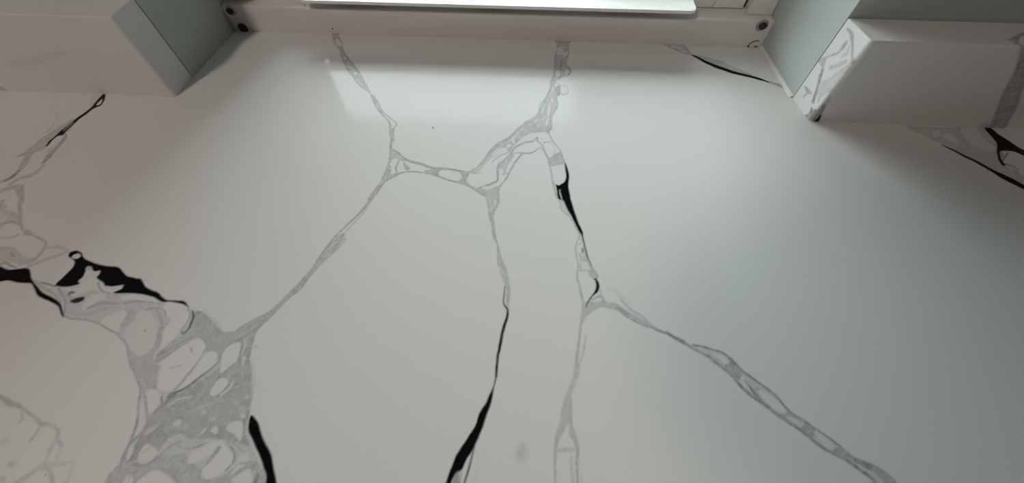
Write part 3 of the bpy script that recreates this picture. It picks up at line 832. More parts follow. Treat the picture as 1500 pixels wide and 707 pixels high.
def draw_right_branch(c):
    c.zoom(980, 480, 3.114)
    lower = [(-10, 24), (50, 58), (100, 85), (180, 130), (250, 190), (300, 232), (360, 290), (430, 350), (500, 400), (600, 465), (700, 545), (800, 600), (880, 652), (950, 712), (1010, 760)]
    upper = [(120, 80), (200, 100), (250, 120), (285, 150), (330, 195), (400, 240), (480, 300), (540, 370), (620, 425), (700, 480), (780, 540), (850, 590), (930, 620), (1000, 660), (1050, 712), (1090, 760)]
    c.poly(lower[2:] + upper[::-1], g=.32, smooth=False, soft=1.3)
    c.poly([(250, 175), (285, 150), (330, 195), (322, 235), (300, 232), (262, 200)], g=.62, soft=1.5)
    c.poly([(495, 395), (540, 370), (600, 420), (560, 440)], g=.5, soft=1.5)
    c.poly([(600, 460), (620, 425), (665, 455), (650, 500)], g=.6, soft=1.5)
    c.poly([(750, 570), (780, 540), (850, 590), (930, 620), (1000, 660), (1050, 712), (1090, 760), (1020, 760), (960, 680), (880, 630), (820, 600)], g=.66, soft=1.5)
    c.poly([(880, 640), (920, 660), (990, 712), (1010, 745), (960, 712)], g=.3, soft=1.2)
    c.poly([(205, 118), (240, 128), (276, 160), (250, 165), (222, 142)], g=.06, soft=1.2)
    c.poly([(330, 228), (350, 228), (372, 272), (350, 265)], g=.06, soft=1.2)
    c.poly([(410, 280), (450, 295), (500, 340), (535, 380), (500, 388), (450, 345), (420, 310)], g=.04, soft=1.3)
    c.poly([(545, 400), (600, 430), (600, 445), (560, 425)], g=.12, soft=1.2)
    c.poly([(662, 470), (700, 490), (758, 545), (720, 545), (680, 505)], g=.08, soft=1.2)
    c.line([(-10, 24, 11), (50, 58, 13), (100, 85, 11), (180, 130, 10), (250, 190, 10), (300, 232, 10), (360, 290, 12), (430, 350, 15), (500, 400, 14), (600, 465, 11), (700, 545, 12), (800, 600, 14), (880, 652, 14), (950, 712, 14), (1010, 760, 14)], g=.7, soft=1.3)
    c.line([(112, 80, 8), (200, 100, 7), (250, 120, 8), (285, 150, 10), (330, 195, 11), (400, 240, 10), (480, 300, 9), (540, 370, 9), (620, 425, 9), (700, 480, 8), (780, 540, 10)], g=.68, soft=1.2)
    c.line([(180, 125, 20), (230, 165, 22), (270, 195, 18)], g=.5, soft=2)
    c.line([(370, 262, 9), (395, 300, 12), (430, 345, 8)], g=.68, soft=1.5)
    c.line([(285, 150, 6), (290, 190, 10)], g=.7)
    c.line([(350, 240), (380, 275), (410, 280)], 8, g=.5, soft=1.5)


def draw_back_right(c):
    c.zoom(700, 0, 3.72)
    c.poly([(1000, 236), (1080, 236), (1130, 250), (1160, 285), (1178, 304), (1120, 292), (1060, 268)], g=.45, soft=1)
    c.line([(1060, 252), (1100, 265)], 8, g=.15, mode='over', soft=.8); c.dot(1122, 280, 12, 6, g=.1, rot=30, soft=.8)
    c.line([(1178, 298, 6), (1300, 338, 20), (1400, 378, 16), (1488, 405, 8)], g=.4, soft=1.3)
    c.line([(1172, 301, 6), (1240, 335, 11), (1320, 370, 14), (1400, 395, 13), (1488, 416, 11), (1540, 432, 9), (1584, 448, 4)], k=1, soft=.8)
    c.line([(1580, 446, 8), (1620, 458, 12), (1690, 482, 14)], g=.55, soft=1)
    c.zoom(1340, 140, 4.7125)
    c.poly([(-60, 195), (0, 212), (300, 218), (470, 210), (530, 285), (566, 330), (576, 420), (640, 490), (760, 560), (900, 620), (1000, 760), (760, 640), (600, 545), (430, 458), (190, 338), (80, 282), (0, 248), (-60, 215)], g=.36, soft=1.5, smooth=False)
    c.poly([(118, 252), (140, 236), (170, 240), (182, 262), (150, 282)], g=.1, soft=1.5)
    c.poly([(190, 268), (250, 265), (304, 312), (292, 332), (212, 296)], g=.08, soft=1.5)
    c.poly([(310, 232), (430, 226), (482, 300), (548, 340), (560, 380), (470, 372), (400, 342), (350, 300)], g=.12, soft=2.5)
    c.line([(300, 230, 14), (330, 290, 18), (380, 350, 24), (430, 390, 16)], g=.42, soft=2.5)
    c.line([(440, 230, 12), (490, 300, 14), (550, 340, 10)], g=.36, soft=2)
    c.poly([(632, 430), (650, 395), (700, 395), (770, 420), (900, 480), (900, 560), (754, 500), (690, 472)], g=.08, soft=1.5)
    c.line([(640, 470), (700, 500), (720, 540)], 10, g=.45, soft=2); c.line([(700, 520), (712, 560)], 14, g=.5, soft=2.5)
    c.line([(620, 470, 8), (650, 480, 10), (690, 500, 6)], g=.6)
    c.poly([(466, 205), (500, 205), (590, 272), (680, 332), (760, 380), (900, 450), (900, 490), (754, 416), (700, 390), (640, 380), (592, 386), (604, 440), (632, 480), (608, 482), (578, 440), (568, 390), (564, 330), (530, 285)], k=1)
    c.poly([(590, 390), (605, 388), (615, 410), (605, 430)], k=.15, g=.4, soft=1)
    c.line([(640, 392, 7), (622, 420, 9), (612, 450, 9)], k=.75, soft=1)
    c.line([(195, 344, 4), (260, 375, 8), (340, 415, 12), (430, 460, 12), (520, 510, 14), (600, 555, 24), (660, 585, 26), (754, 632, 22), (900, 720, 20)], k=1, soft=.9)


def draw_beyond(c):
    """the same veins running on past the edges of the picture"""
    c.zoom(0, 517, 3.72)
    c.poly([(622, 735), (600, 900), (520, 1100), (540, 1400), (480, 1900), (900, 1900), (1040, 1500), (1250, 1250), (1380, 1000), (1442, 850), (1448, 735)], g=.44, soft=2)
    for x, y, a, b, r in ((820, 800, 90, 50, -20), (1180, 850, 120, 60, -40), (700, 980, 60, 110, 20), (980, 1050, 150, 80, -35), (1230, 1090, 50, 90, 30), (720, 1300, 110, 70, -50), (900, 1450, 60, 120, 20), (640, 1650, 60, 140, 10), (800, 1720, 40, 80, 30)):
        c.dot(x, y, a, b, g=.04, soft=1.5, rot=r)
    c.line([(625, 740, 10), (600, 900, 12), (522, 1100, 12), (540, 1400, 12), (480, 1900, 12)], g=.52)
    c.poly([(1440, 745), (1512, 745), (1500, 900), (1430, 1100), (1330, 1300), (1400, 1050), (1450, 900)], k=1)
    c.line([(90, 707, 20), (0, 850, 18), (-120, 950, 14), (-260, 1000, 8)], g=.25, soft=2.5)
    c.line([(0, 235, 24), (-120, 160, 18), (-300, 150, 12), (-500, 60, 8)], g=.36, soft=2)
    c.line([(285, 707, 20), (300, 900, 14), (240, 1100, 8)], g=.28, soft=2.2)
    c.zoom(0, 350, 3.72)
    c.poly([(-20, 142), (-20, 230), (-150, 250), (-320, 190), (-520, 150), (-330, 120), (-150, 160)], k=1)
    c.line([(0, 120, 90), (-120, 80, 80), (-260, 60, 50), (-420, 20, 20)], g=.3, soft=2.5)
    c.zoom(0, 280, 3.93)
    c.line([(0, 100, 40), (-120, 60, 34), (-260, 80, 20), (-420, 40, 10)], g=.28, soft=2.5)
    c.zoom(620, 537, 4.159)
    c.poly([(130, 750), (165, 700), (150, 800), (110, 900), (60, 1050), (60, 1300), (30, 1100), (70, 900), (112, 750)], k=1)
    c.line([(246, 712, 9), (200, 850, 8), (180, 1000, 7), (120, 1250, 6), (100, 1900, 8)], k=.9, soft=.9)
    for x, g in ((802, .36), (938, .42), (910, .26)):
        c.line([(x, 740, 10), (x - 15, 1000, 12), (x - 40 + (870 - x) * .5, 1350, 14), (840, 1900, 16)], g=g, soft=1.4)
    c.zoom(980, 480, 3.114)
    c.line([(1000, 740, 16), (1120, 850, 18), (1350, 1000, 16), (1700, 1150, 14), (2300, 1400, 12)], g=.6, soft=1.3)
    c.line([(1080, 750, 18), (1250, 860, 16), (1500, 1020, 12), (1750, 1160, 10)], g=.55, soft=1.3)
    c.zoom(1340, 140, 4.7125)
    c.line([(880, 470, 30), (1100, 600, 26), (1400, 700, 18), (1800, 900, 14)], k=1, soft=.9)
    c.line([(880, 705, 20), (1100, 850, 18), (1500, 1150, 14)], k=1, soft=.9)
    c.poly([(880, 480), (1100, 610), (1400, 710), (1800, 910), (1800, 1300), (1500, 1140), (1100, 840), (880, 690)], g=.3, soft=2)
    for x, y, a, b in ((980, 620, 70, 40), (1150, 730, 90, 50), (1320, 860, 80, 60), (1550, 1000, 100, 60)):
        c.dot(x, y, a, b, g=.06, rot=25, soft=2)


draw_beyond(c)
draw_left_mass(c); draw_lower_left(c); draw_upper_left(c); draw_left_branch(c); draw_crown(c); draw_middle(c); draw_right_branch(c); draw_back_right(c)
counter.finish()

# ------------------------------------------------------------------ countertop: one slab running into the window recess
def grid_attr(me, g, k):
    for nm, a in (('vein_grey', g), ('vein_black', k)):
        at_ = me.attributes.new(nm, 'FLOAT', 'POINT')
        at_.data.foreach_set('value', np.asarray(a, np.float32))


def build_counter():
    V, F, AG, AK = [], [], [], []
    n = 0

    def quad_block(u, v, g, k):
        nonlocal n
        U, W = np.meshgrid(u, v)
        h, w = U.shape
        V.append(np.stack([U.ravel(), W.ravel(), np.full(U.size, Z0)], 1))
        idx = np.arange(h * w).reshape(h, w) + n
        F.append(np.stack([idx[:-1, :-1], idx[:-1, 1:], idx[1:, 1:], idx[1:, :-1]], -1).reshape(-1, 4))
        AG.append(g.ravel()); AK.append(k.ravel())
        n += h * w
    act = np.maximum(counter.G, counter.K)
    ncx, ncy = (counter.w - 1) // CELL, (counter.h - 1) // CELL

    def emit(c0, c1, r0, r1):
        u = counter.u0 + np.arange(c0, c1 + 1) * RES
        v = counter.v0 + np.arange(r0, r1 + 1) * RES
        if act[r0:r1 + 1, c0:c1 + 1].max() < 0.004:
            z = np.zeros((2, 2))
            quad_block(np.array([u[0], u[-1]]), np.array([v[0], v[-1]]), z, z)
        else:
            quad_block(u, v, counter.G[r0:r1 + 1, c0:c1 + 1], counter.K[r0:r1 + 1, c0:c1 + 1])
    # the counter proper ends a little behind the wall face; the recess runs on under the window frame
    row_w = int(round((YW + 0.004 - CY0) / RES / CELL))
    ca = int(round((-0.4585 - 0.012 - CX0) / RES / CELL)); cb = int(round((0.335 + 0.012 - CX0) / RES / CELL))
    for j in range(ncy):
        for i in range(ncx):
            if j < row_w or ca <= i < cb:
                emit(i * CELL, (i + 1) * CELL, j * CELL, (j + 1) * CELL)
    xa, xb = CX0, CX0 + ncx * CELL * RES
    yf, yw, yb = CY0, CY0 + row_w * CELL * RES, CY0 + ncy * CELL * RES
    xl, xr = CX0 + ca * CELL * RES, CX0 + cb * CELL * RES

    def flat(pts):
        nonlocal n
        V.append(np.array(pts, float))
        F.append(np.array([[n, n + 1, n + 2, n + 3]]))
        AG.append(np.zeros(4)); AK.append(np.zeros(4))
        n += 4
    zt, zb = Z0, Z0 - 0.02
    loop = [(xa, yf), (xb, yf), (xb, yw), (xr, yw), (xr, yb), (xl, yb), (xl, yw), (xa, yw)]
    for i in range(8):
        p, q = loop[i], loop[(i + 1) % 8]
        flat([(p[0], p[1], zb), (q[0], q[1], zb), (q[0], q[1], zt), (p[0], p[1], zt)])
    flat([(xa, yw, zb), (xb, yw, zb), (xb, yf, zb), (xa, yf, zb)])
    flat([(xl, yb, zb), (xr, yb, zb), (xr, yw, zb), (xl, yw, zb)])
    V, F = np.concatenate(V), np.concatenate(F)
    me = bpy.data.meshes.new('countertop')
    me.vertices.add(len(V)); me.vertices.foreach_set('co', V.ravel().astype(np.float32))
    me.loops.add(F.size); me.loops.foreach_set('vertex_index', F.ravel().astype(np.int32))
    me.polygons.add(len(F)); me.polygons.foreach_set('loop_start', np.arange(0, F.size, 4, dtype=np.int32))
    me.update(calc_edges=True)
    grid_attr(me, np.concatenate(AG), np.concatenate(AK))
    print('counter faces', len(F))
    return me


ct = link('countertop', build_counter(), M['quartz'])
tag(ct, 'polished white quartz countertop with grey and black veins running into the window recess', 'countertop')

# ------------------------------------------------------------------ backsplash upstands either side of the recess
HB = 0.1003


def build_upstand(name, x_end, x_back, x_far, y_front, y_back, side, canvas, top_canvas, label):
    """side=+1: stone runs to +x from its end face at x_end.  The wrap-around end + front skin carries the veins."""
    R, rt = 0.0045, 0.0016
    s_end = (y_back - y_front) - R
    arc = R * math.pi / 2
    fine = 0.31
    step = 0.0012 if canvas else 0.004
    ss = list(np.linspace(0, s_end, int(s_end / step) + 1)) + list(s_end + np.linspace(0, arc, 7)[1:]) + \
        list(s_end + arc + np.linspace(0, fine, int(fine / step) + 1)[1:]) + [s_end + arc + abs(x_far - x_end) - R]

    def plan(s, off):
        # off: inward offset (for the eased top arris)
        if s <= s_end:
            return x_end + side * off + (x_back - x_end) * (y_back - s - y_front - R) / (y_back - y_front - R), y_back - s
        if s <= s_end + arc:
            a = (s - s_end) / R
            r = R - off
            return x_end + side * (R - r * math.cos(a)), y_front + R - r * math.sin(a)
        return x_end + side * (R + s - s_end - arc), y_front + off
    zs = list(np.linspace(0, HB - rt, int((HB - rt) / step) + 1))
    rows = [(z, 0.0) for z in zs] + [(HB - rt + rt * math.sin(a), rt - rt * math.cos(a)) for a in (0.4, 0.8, 1.2, math.pi / 2)]
    V, F, AG, AK = [], [], [], []
    W = len(ss)
    for z, off in rows:
        for s in ss:
            x, y = plan(s, off)
            V.append((x, y, Z0 + z))
            if canvas:
                ci = int(round((s - canvas.u0) / canvas.res)); ri = int(round((z - canvas.v0) / canvas.res))
                ci = min(max(ci, 0), canvas.w - 1); ri = min(max(ri, 0), canvas.h - 1)
                AG.append(canvas.G[ri, ci]); AK.append(canvas.K[ri, ci])
            else:
                AG.append(0); AK.append(0)
    for j in range(len(rows) - 1):
        for i in range(W - 1):
            q = (j * W + i, j * W + i + 1, (j + 1) * W + i + 1, (j + 1) * W + i)
            F.append(q if side > 0 else q[::-1])
    # top, back and far faces
    top = [len(V) - W + i for i in range(W)]
    b0 = len(V)
    xe = x_far
    V += [(xe, y_back, Z0 + HB), (xe, y_back, Z0), (x_back, y_back, Z0)]
    AG += [0] * 3; AK += [0] * 3
    if top_canvas is None:
        f = top + [b0]
        F.append(f if side > 0 else f[::-1])
    else:
        # fine strip of top face carrying its vein
        tc = top_canvas
        us = np.linspace(tc.u0, tc.u0 + tc.res * (tc.w - 1), 100); vs_ = np.linspace(tc.v0, y_back, 45)
        n0 = len(V)
        for v in vs_:
            for u in us:
                V.append((u, v, Z0 + HB + 0.00002))
                ci = min(int(round((u - tc.u0) / tc.res)), tc.w - 1); ri = min(int(round((v - tc.v0) / tc.res)), tc.h - 1)
                AG.append(tc.G[ri, ci]); AK.append(tc.K[ri, ci])
        for j in range(44):
            for i in range(99):
                F.append((n0 + j * 100 + i, n0 + j * 100 + i + 1, n0 + (j + 1) * 100 + i + 1, n0 + (j + 1) * 100 + i))
        f = top + [b0]
        F.append(f)
    F.append((b0, b0 + 1, b0 + 2, top[0]) if side > 0 else (top[0], b0 + 2, b0 + 1, b0))
    F.append((top[-1], b0, b0 + 1, W - 1))
    me = bpy.data.meshes.new(name)
    me.from_pydata(V, [], F)
    me.update()
    grid_attr(me, AG, AK)
    o = link(name, me, M['quartz'])
    sm = np.zeros(len(me.polygons), bool)
    sm[:(len(rows) - 1) * (W - 1)] = True
    me.polygons.foreach_set('use_smooth', sm)
    tag(o, label, 'backsplash', 'quartz upstands beside the window')
    return o


YB = 0.4508
XE_R, YF_R, XE_L, YF_L = 0.3400, 0.4070, -0.4580, 0.4090
S_END = YB - YF_R - 0.0045
S_FRONT = S_END + 0.0045 * math.pi / 2


def wrap_uv(px, py):
    """photo pixel -> unrolled (end face + front face) of the right upstand"""
    p = at(px, py, y=YF_R)
    if p[0] > XE_R + 0.0045:
        return np.array([S_FRONT + p[0] - XE_R - 0.0045, p[2]])
    q = at(px, py, x=XE_R)
    if q[1] >= YF_R + 0.0045:
        return np.array([YB - q[1], q[2]])
    return np.array([S_END + 0.0035, q[2]])


cr = Canvas(0, 0, 0.36, 0.102, 0.0006, wrap_uv)
cr.zoom(1160, 20, 4.158)
# veins on the lit end face
cr.poly([(185, 285), (215, 268), (262, 248), (232, 275), (218, 310), (205, 340), (180, 425), (160, 480), (140, 520), (165, 430), (190, 350), (198, 320)], g=.5, soft=1.5)
cr.line([(262, 250, 10), (300, 235, 10), (345, 175, 8)], g=.45, soft=1.8)
cr.line([(360, 95, 12), (378, 130, 16), (375, 200, 8), (366, 270, 8), (358, 300, 10)], g=.55, soft=1.8)
cr.line([(345, 180), (325, 210)], 12, g=.5, soft=2)
cr.line([(205, 340, 10), (175, 430, 10), (140, 520, 12), (128, 560, 10), (110, 605, 12), (80, 630, 14)], g=.75, soft=1.3)
cr.poly([(160, 520), (180, 430), (230, 395), (300, 335), (350, 300), (345, 330), (260, 430), (190, 510), (160, 545)], g=.32, soft=2)
cr.line([(250, 330, 20), (290, 315, 16), (330, 290, 12)], g=.34, soft=2)
cr.line([(320, 260, 10), (345, 240, 8), (360, 200, 6)], g=.3, soft=2)
cr.dot(235, 370, 18, 24, g=0, soft=1.5)
cr.line([(100, 445, 8), (115, 475, 22), (130, 485, 10)], g=.5, soft=1.5)
cr.line([(90, 505, 10), (110, 485, 8)], g=.45, soft=1.5)
cr.dot(130, 560, 9, 16, g=0, soft=1)
cr.line([(75, 625, 14), (110, 620, 22), (140, 590, 12)], g=.7, soft=1.5)
cr.line([(160, 560, 12), (190, 515, 14)], g=0, soft=1.5, mode='over')
# lower corner and dark vein along the arris
cr.zoom(1160, 20, 4.158)
cr.poly([(100, 655), (135, 620), (180, 560), (215, 520), (200, 580), (180, 615), (160, 660)], g=.75, soft=1.5)
cr.line([(190, 570, 14), (240, 490, 16), (300, 400, 14), (360, 310, 8)], g=.45, soft=2)
cr.poly([(133, 660), (182, 606), (176, 632), (162, 662)], k=1, soft=.8, smooth=False)
# broad vein at the far right of the front face
cr.zoom(1100, 0, 3.72)
cr.line([(1478, 250, 20), (1476, 330, 26), (1460, 420, 44), (1420, 520, 52), (1390, 600, 50), (1350, 680, 40), (1335, 700, 40)], g=.7, soft=3)
cr.line([(1500, 250, 30), (1505, 330, 40), (1490, 420, 30)], g=.75, soft=3)
cr.line([(1270, 695, 30), (1330, 690, 20)], g=.25, soft=4)
cr.finish(amp=0.0006)
ctop = Canvas(0.42, YF_R + 0.0018, 0.60, 0.4505, 0.0009, lambda x, y: at(x, y, z=HB)[:2])
ctop.zoom(1380, 0, 7.07)
ctop.poly([(675, 410), (760, 375), (848, 325), (900, 330), (800, 400), (815, 470), (790, 480), (750, 440)], g=.6, soft=1.5)
ctop.line([(800, 470, 30), (850, 500, 40)], g=.6, soft=1.5)
ctop.finish(amp=0.0004)

cl = Canvas(0, 0, 0.36, 0.102, 0.0012, lambda x, y: np.array([S_FRONT + (XE_L - at(x, y, y=YF_L)[0]), at(x, y, y=YF_L)[2]]))
cl.zoom(0, 0, 1)
cl.line([(20, 95, 5), (60, 90, 7), (100, 78, 6)], g=.12, soft=6)  # soft smear: reflection of a counter vein painted into the grey
cl.line([(-5, 128, 5), (12, 131, 4)], g=.4, soft=2)
cl.finish(amp=0.0004)

build_upstand('backsplash', XE_R, 0.3352, 0.79, YF_R, YB, 1, cr, ctop, 'white quartz backsplash block with grey-veined end face right of the window recess')
build_upstand('backsplash', XE_L, -0.4586, -0.79, YF_L, YB, -1, cl, None, 'plain white quartz backsplash block left of the window recess, no veined end')

# ------------------------------------------------------------------ window
win = empty('window_1', (0, 0.568, Z0))
tag(win, kind='structure')
bpy.context.view_layer.update()


def wpart(name, bm, mat, smooth=False, parent=None):
    """part of the window; coordinates given relative to (0, 0.568, counter)"""
    return obj_bm(name, bm, mat, parent or win, smooth)


HS = 0.0367
FX0, FX1 = WIN_X0 + 0.0006, WIN_X1 - 0.0006
bm = bmesh.new()
add_profile_x(bm, [(0.0, 0.0002), (0.0, HS - 0.0022), (0.0007, HS - 0.0007), (0.0022, HS), (0.0215, HS + 0.0004), (0.0215, HS + 0.004), (0.075, HS + 0.004), (0.075, 0.0002)], FX0, FX1)
wpart('frame_sill', bm, M['frame'])
for xa, xb in ((FX0, -0.412), (0.2942, FX1)):
    bm = bmesh.new(); add_box(bm, xa, xb, 0.0145, 0.075, HS + 0.0006, WIN_TOP - 0.002, 0.0012); wpart('frame_stile', bm, M['frame'])
bm = bmesh.new(); add_box(bm, -0.4115, 0.2937, 0.0145, 0.075, WIN_TOP - 0.045, WIN_TOP - 0.002, 0.0012); wpart('frame_head', bm, M['frame'])
# sash: stiles, rails, sloping glazing beads, pane
SX0, SX1, SZ0, SZ1 = -0.409, 0.2885, HS + 0.0048, WIN_TOP - 0.048
GX0, GX1 = -0.372, 0.247
sash = empty('sash'); sash.parent = win
bm = bmesh.new(); add_box(bm, GX1 + .0005, SX1, 0.0222, 0.07, SZ0, SZ1, 0.001); wpart('sash_stile', bm, M['frame'], parent=sash)
bm = bmesh.new(); add_box(bm, SX0, GX0 - .0005, 0.0222, 0.07, SZ0, SZ1, 0.001); wpart('sash_stile', bm, M['frame'], parent=sash)
bm = bmesh.new(); add_box(bm, GX0, GX1, 0.0222, 0.07, SZ0, SZ0 + 0.012, 0.001); wpart('sash_rail', bm, M['frame'], parent=sash)
bm = bmesh.new(); add_box(bm, GX0, GX1, 0.0222, 0.07, SZ1 - 0.035, SZ1, 0.001); wpart('sash_rail', bm, M['frame'], parent=sash)
bm = bmesh.new()
b0 = SZ0 + 0.012
vv = [bm.verts.new(p) for p in ((GX0, .023, b0), (GX1, .023, b0), (GX1 - .012, .040, b0 + .014), (GX0 + .012, .040, b0 + .014), (GX0, .046, b0), (GX1, .046, b0), (GX1 - .012, .046, b0 + .014), (GX0 + .012, .046, b0 + .014))]
for f in ((0, 1, 2, 3), (4, 7, 6, 5), (0, 4, 5, 1), (3, 2, 6, 7), (1, 5, 6, 2), (0, 3, 7, 4)):
    bm.faces.new([vv[i] for i in f])
wpart('glazing_bead', bm, M['frame'], parent=sash)
for xa, xb in ((GX0 + .0002, GX0 + .012), (GX1 - .012, GX1 - .0002)):
    bm = bmesh.new(); add_box(bm, xa, xb, .040, .046, b0 + .0142, SZ1 - .036); wpart('glazing_bead', bm, M['frame'], parent=sash)
bm = bmesh.new(); add_box(bm, GX0 + .001, GX1 - .001, .0465, .0525, b0 + .001, SZ1 - 0.036); wpart('glass_pane', bm, M['glass'], parent=sash)
for xx, yy0 in ((0.2912, 0.017), (-0.4108, 0.017)):
    bm = bmesh.new(); add_box(bm, xx - .0024, xx + .0026, 0.030, 0.06, HS + 0.0042, WIN_TOP - 0.05); wpart('gasket', bm, M['gap'])

# fixing screws in the frame corners: countersunk steel washer, dark recess
def screw(x, z, r, tilt, dark):
    """a steel cap: dished ring, dark socket with cross slot"""
    bm = bmesh.new()
    prof = [(r, 0.0), (r * 1.0, -0.0010), (r * .86, -0.0019), (r * .60, -0.0016), (r * .52, -0.0006)]
    N = 24
    rings = [[bm.verts.new((x + a * math.cos(2 * math.pi * i / N), b, z + a * math.sin(2 * math.pi * i / N))) for i in range(N)] for a, b in prof]
    for j in range(len(rings) - 1):
        for i in range(N):
            bm.faces.new((rings[j][i], rings[j][(i + 1) % N], rings[j + 1][(i + 1) % N], rings[j + 1][i]))
    ring = obj_bm('screw', bm, M['screw_dark'] if dark else M['screw'], win, True)
    bm = bmesh.new()
    ox = tilt * r * 0.28
    a = [bm.verts.new((x + ox + r * .66 * math.cos(2 * math.pi * i / N), -0.0021, z - r * .1 + r * .60 * math.sin(2 * math.pi * i / N))) for i in range(N)]
    b = [bm.verts.new((v.co.x, -0.0004, v.co.z)) for v in a]
    cc = bm.verts.new((x + ox, -0.0012, z - r * .1))
    for i in range(N):
        j = (i + 1) % N
        bm.faces.new((a[i], a[j], b[j], b[i]))
        bm.faces.new((a[j], a[i], cc))
    obj_bm('screw_recess', bm, M['screw_dark'], ring, True)


screw(-0.4410, 0.0300, 0.0070, -1, False)
screw(-0.4378, 0.0052, 0.0068, -0.6, True)
screw(0.3140, 0.0312, 0.0078, 0.7, False)
# the fourth one is a white cap, half buried in sealant
bm = bmesh.new()
N = 20
rings = [[bm.verts.new((0.3180 + a * math.cos(math.pi * i / N), b, 0.0006 + a * math.sin(math.pi * i / N))) for i in range(N + 1)] for a, b in ((.0086, 0), (.0084, -.0010), (.0072, -.0010), (.0066, -.0003), (.004, -.0014), (.0004, -.0016))]
for j in range(5):
    for i in range(N):
        bm.faces.new((rings[j][i], rings[j][i + 1], rings[j + 1][i + 1], rings[j + 1][i]))
cap = obj_bm('screw_cap', bm, M['sealant'], win, True)
bm = bmesh.new()
rings = [[bm.verts.new((0.3180 + (.0088 + .0006 * math.cos(q)) * math.cos(a), -.0010 + .0006 * math.sin(q), 0.0006 + (.0088 + .0006 * math.cos(q)) * math.sin(a))) for q in (0, 1.57, 3.14, 4.71)] for a in np.linspace(math.radians(70), math.radians(180), 14)]
for A, B in zip(rings, rings[1:]):
    for k in range(4):
        bm.faces.new((A[k], A[(k + 1) % 4], B[(k + 1) % 4], B[k]))
obj_bm('dark_ring', bm, M['gap'], cap, True)  # dark arc along the groove of the cap
bm = bmesh.new()
for dx, dz in ((-.0078, .0012), (.0006, .0022), (.0032, .0016)):
    bmesh.ops.create_uvsphere(bm, u_segments=8, v_segments=6, radius=.0011, matrix=Matrix.Translation((0.3180 + dx, -.0014, dz)))
obj_bm('dirt_speck', bm, M['screw_dark'], cap, True)
# small scuffs in the frame face
for (px, py, rr) in ((447, 7.6, .0008), (487, 42, .0009)):
    p = at(px, py, y=0.568)
    bm = bmesh.new()
    bmesh.ops.create_uvsphere(bm, u_segments=8, v_segments=6, radius=rr, matrix=Matrix.Translation((p[0], -.0001, p[2])) @ Matrix.Diagonal((1, .5, 1.6, 1)))
    obj_bm('scuff_mark', bm, M['screw_dark'], win, True)

# ------------------------------------------------------------------ thin white ledge over the frame, in front of the sash
LX0, LX1, LYF, LYB, LZ = -0.3300, 0.2150, 0.5555, 0.5898, 0.0490
ledge = empty('window_ledge', (0, LYF, Z0 + LZ))
tag(ledge, 'glossy bright white ledge plate with rounded corner projecting over the window frame', 'ledge')


def plate_outline(r):
    pts = []
    d = LYB - LYF
    for cx, cy, a0 in ((LX1 - r, r, -90), (LX1 - .001, d - .001, 0), (LX0 + .001, d - .001, 90), (LX0 + r, r, 180)):
        rr = r if cy == r else .001
        for k in range(7):
            a = math.radians(a0 + 15 * k)
            pts.append((cx + rr * math.cos(a), cy + rr * math.sin(a)))
    return pts


bm = bmesh.new()
add_prism(bm, plate_outline(.0075), 0.0, 0.0042)
bmesh.ops.bevel(bm, geom=[e for e in bm.edges if abs(e.verts[0].co.z - e.verts[1].co.z) < 1e-6], offset=.0016, segments=3, profile=.5, affect='EDGES')
obj_bm('plate', bm, M['ledge'], ledge)
for xx in (LX0 + .08, -0.06, LX1 - .08):
    bm = bmesh.new(); add_box(bm, xx - .03, xx + .03, .0255, .0335, HS + .0006 - LZ, -.0001, .0006)
    obj_bm('bracket', bm, M['gap'], ledge)

# ------------------------------------------------------------------ base cabinet carrying the counter
cab = empty('base_cabinet', (0, 0, 0))
tag(cab, 'painted base cabinet under the quartz countertop', 'cabinet')
bm = bmesh.new(); add_box(bm, CX0 + .01, CX0 + RES * CELL * 142 - .01, CY0 + 0.06, YW - 0.002, 0.0, Z0 - 0.0202); obj_bm('body', bm, M['cabinet'], cab)
for i in range(4):
    x0 = CX0 + 0.014 + i * 0.3905
    bm = bmesh.new(); add_box(bm, x0, x0 + 0.386, CY0 + 0.040, CY0 + 0.0598, 0.10, Z0 - 0.03, 0.002)
    d = obj_bm('door', bm, M['cabinet'], cab)
    hx = x0 + (0.35 if i % 2 == 0 else 0.036)
    bm = bmesh.new(); add_box(bm, hx - .006, hx + .006, CY0 + 0.018, CY0 + 0.0398, 0.66, 0.80, 0.003)
    obj_bm('handle', bm, M['screw'], d)

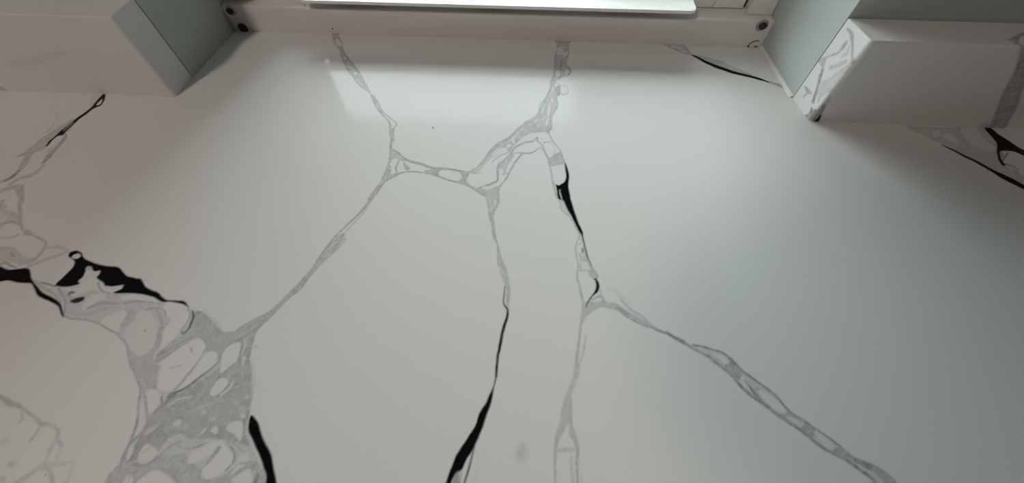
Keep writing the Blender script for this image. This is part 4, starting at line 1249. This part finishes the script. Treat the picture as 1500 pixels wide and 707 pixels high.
# ------------------------------------------------------------------ warm ceiling lamp of the room
def ceiling_lamp(x, y, power):
    t = empty('ceiling_lamp', (x, y, RZ1))
    tag(t, 'lit round warm lamp fixed flat to the ceiling', 'lamp')
    bm = bmesh.new()
    bmesh.ops.create_cone(bm, cap_ends=True, segments=32, radius1=.12, radius2=.105, depth=.05, matrix=Matrix.Translation((0, 0, -.0255)))
    obj_bm('base', bm, M['rail'], t)
    ld = bpy.data.lights.new('lamp_glow', 'AREA')
    ld.shape = 'DISK'; ld.size = 0.17; ld.energy = power
    ld.color = (1.0, 0.865, 0.785)
    lo = bpy.data.objects.new('lamp_glow', ld)
    lo.location = (0, 0, -0.056); lo.parent = t
    COL.objects.link(lo)


ceiling_lamp(-0.88, -0.72, 8.2)

# ------------------------------------------------------------------ unlit pendant added out of view to block the ceiling lamp and cast a shadow
def lathe(name, prof, mat, parent, seg=32):
    bm = bmesh.new()
    rings = [[bm.verts.new((r * math.cos(2 * math.pi * i / seg), r * math.sin(2 * math.pi * i / seg), z)) for i in range(seg)] for r, z in prof]
    for A, B in zip(rings, rings[1:]):
        for i in range(seg):
            j = (i + 1) % seg
            bm.faces.new((A[i], A[j], B[j], B[i]))
    return obj_bm(name, bm, mat, parent, True)


pend = empty('added_pendant_blocker', (-0.195, -0.23, Z0 + 0.60))
tag(pend, 'unseen dark pendant shape added to cast a shadow on the counter', 'lamp')
lathe('shade', [(.098, 0), (.096, .03), (.082, .07), (.055, .105), (.022, .125), (.006, .13), (.006, .127), (.021, .121), (.053, .101), (.080, .067), (.094, .03), (.096, 0), (.098, 0)], M['pendant'], pend)
lathe('bulb_holder', [(.0, .06), (.016, .062), (.018, .09), (.018, .118), (.0, .119)], M['gap'], pend, 16)
lathe('cord', [(.0025, .129), (.0025, RZ1 - Z0 - 0.60 - .02)], M['gap'], pend, 8)
lathe('ceiling_rose', [(.0, RZ1 - Z0 - 0.60 - .028), (.03, RZ1 - Z0 - 0.60 - .026), (.048, RZ1 - Z0 - 0.60 - .0005), (.0, RZ1 - Z0 - 0.60 - .0004)], M['pendant'], pend)
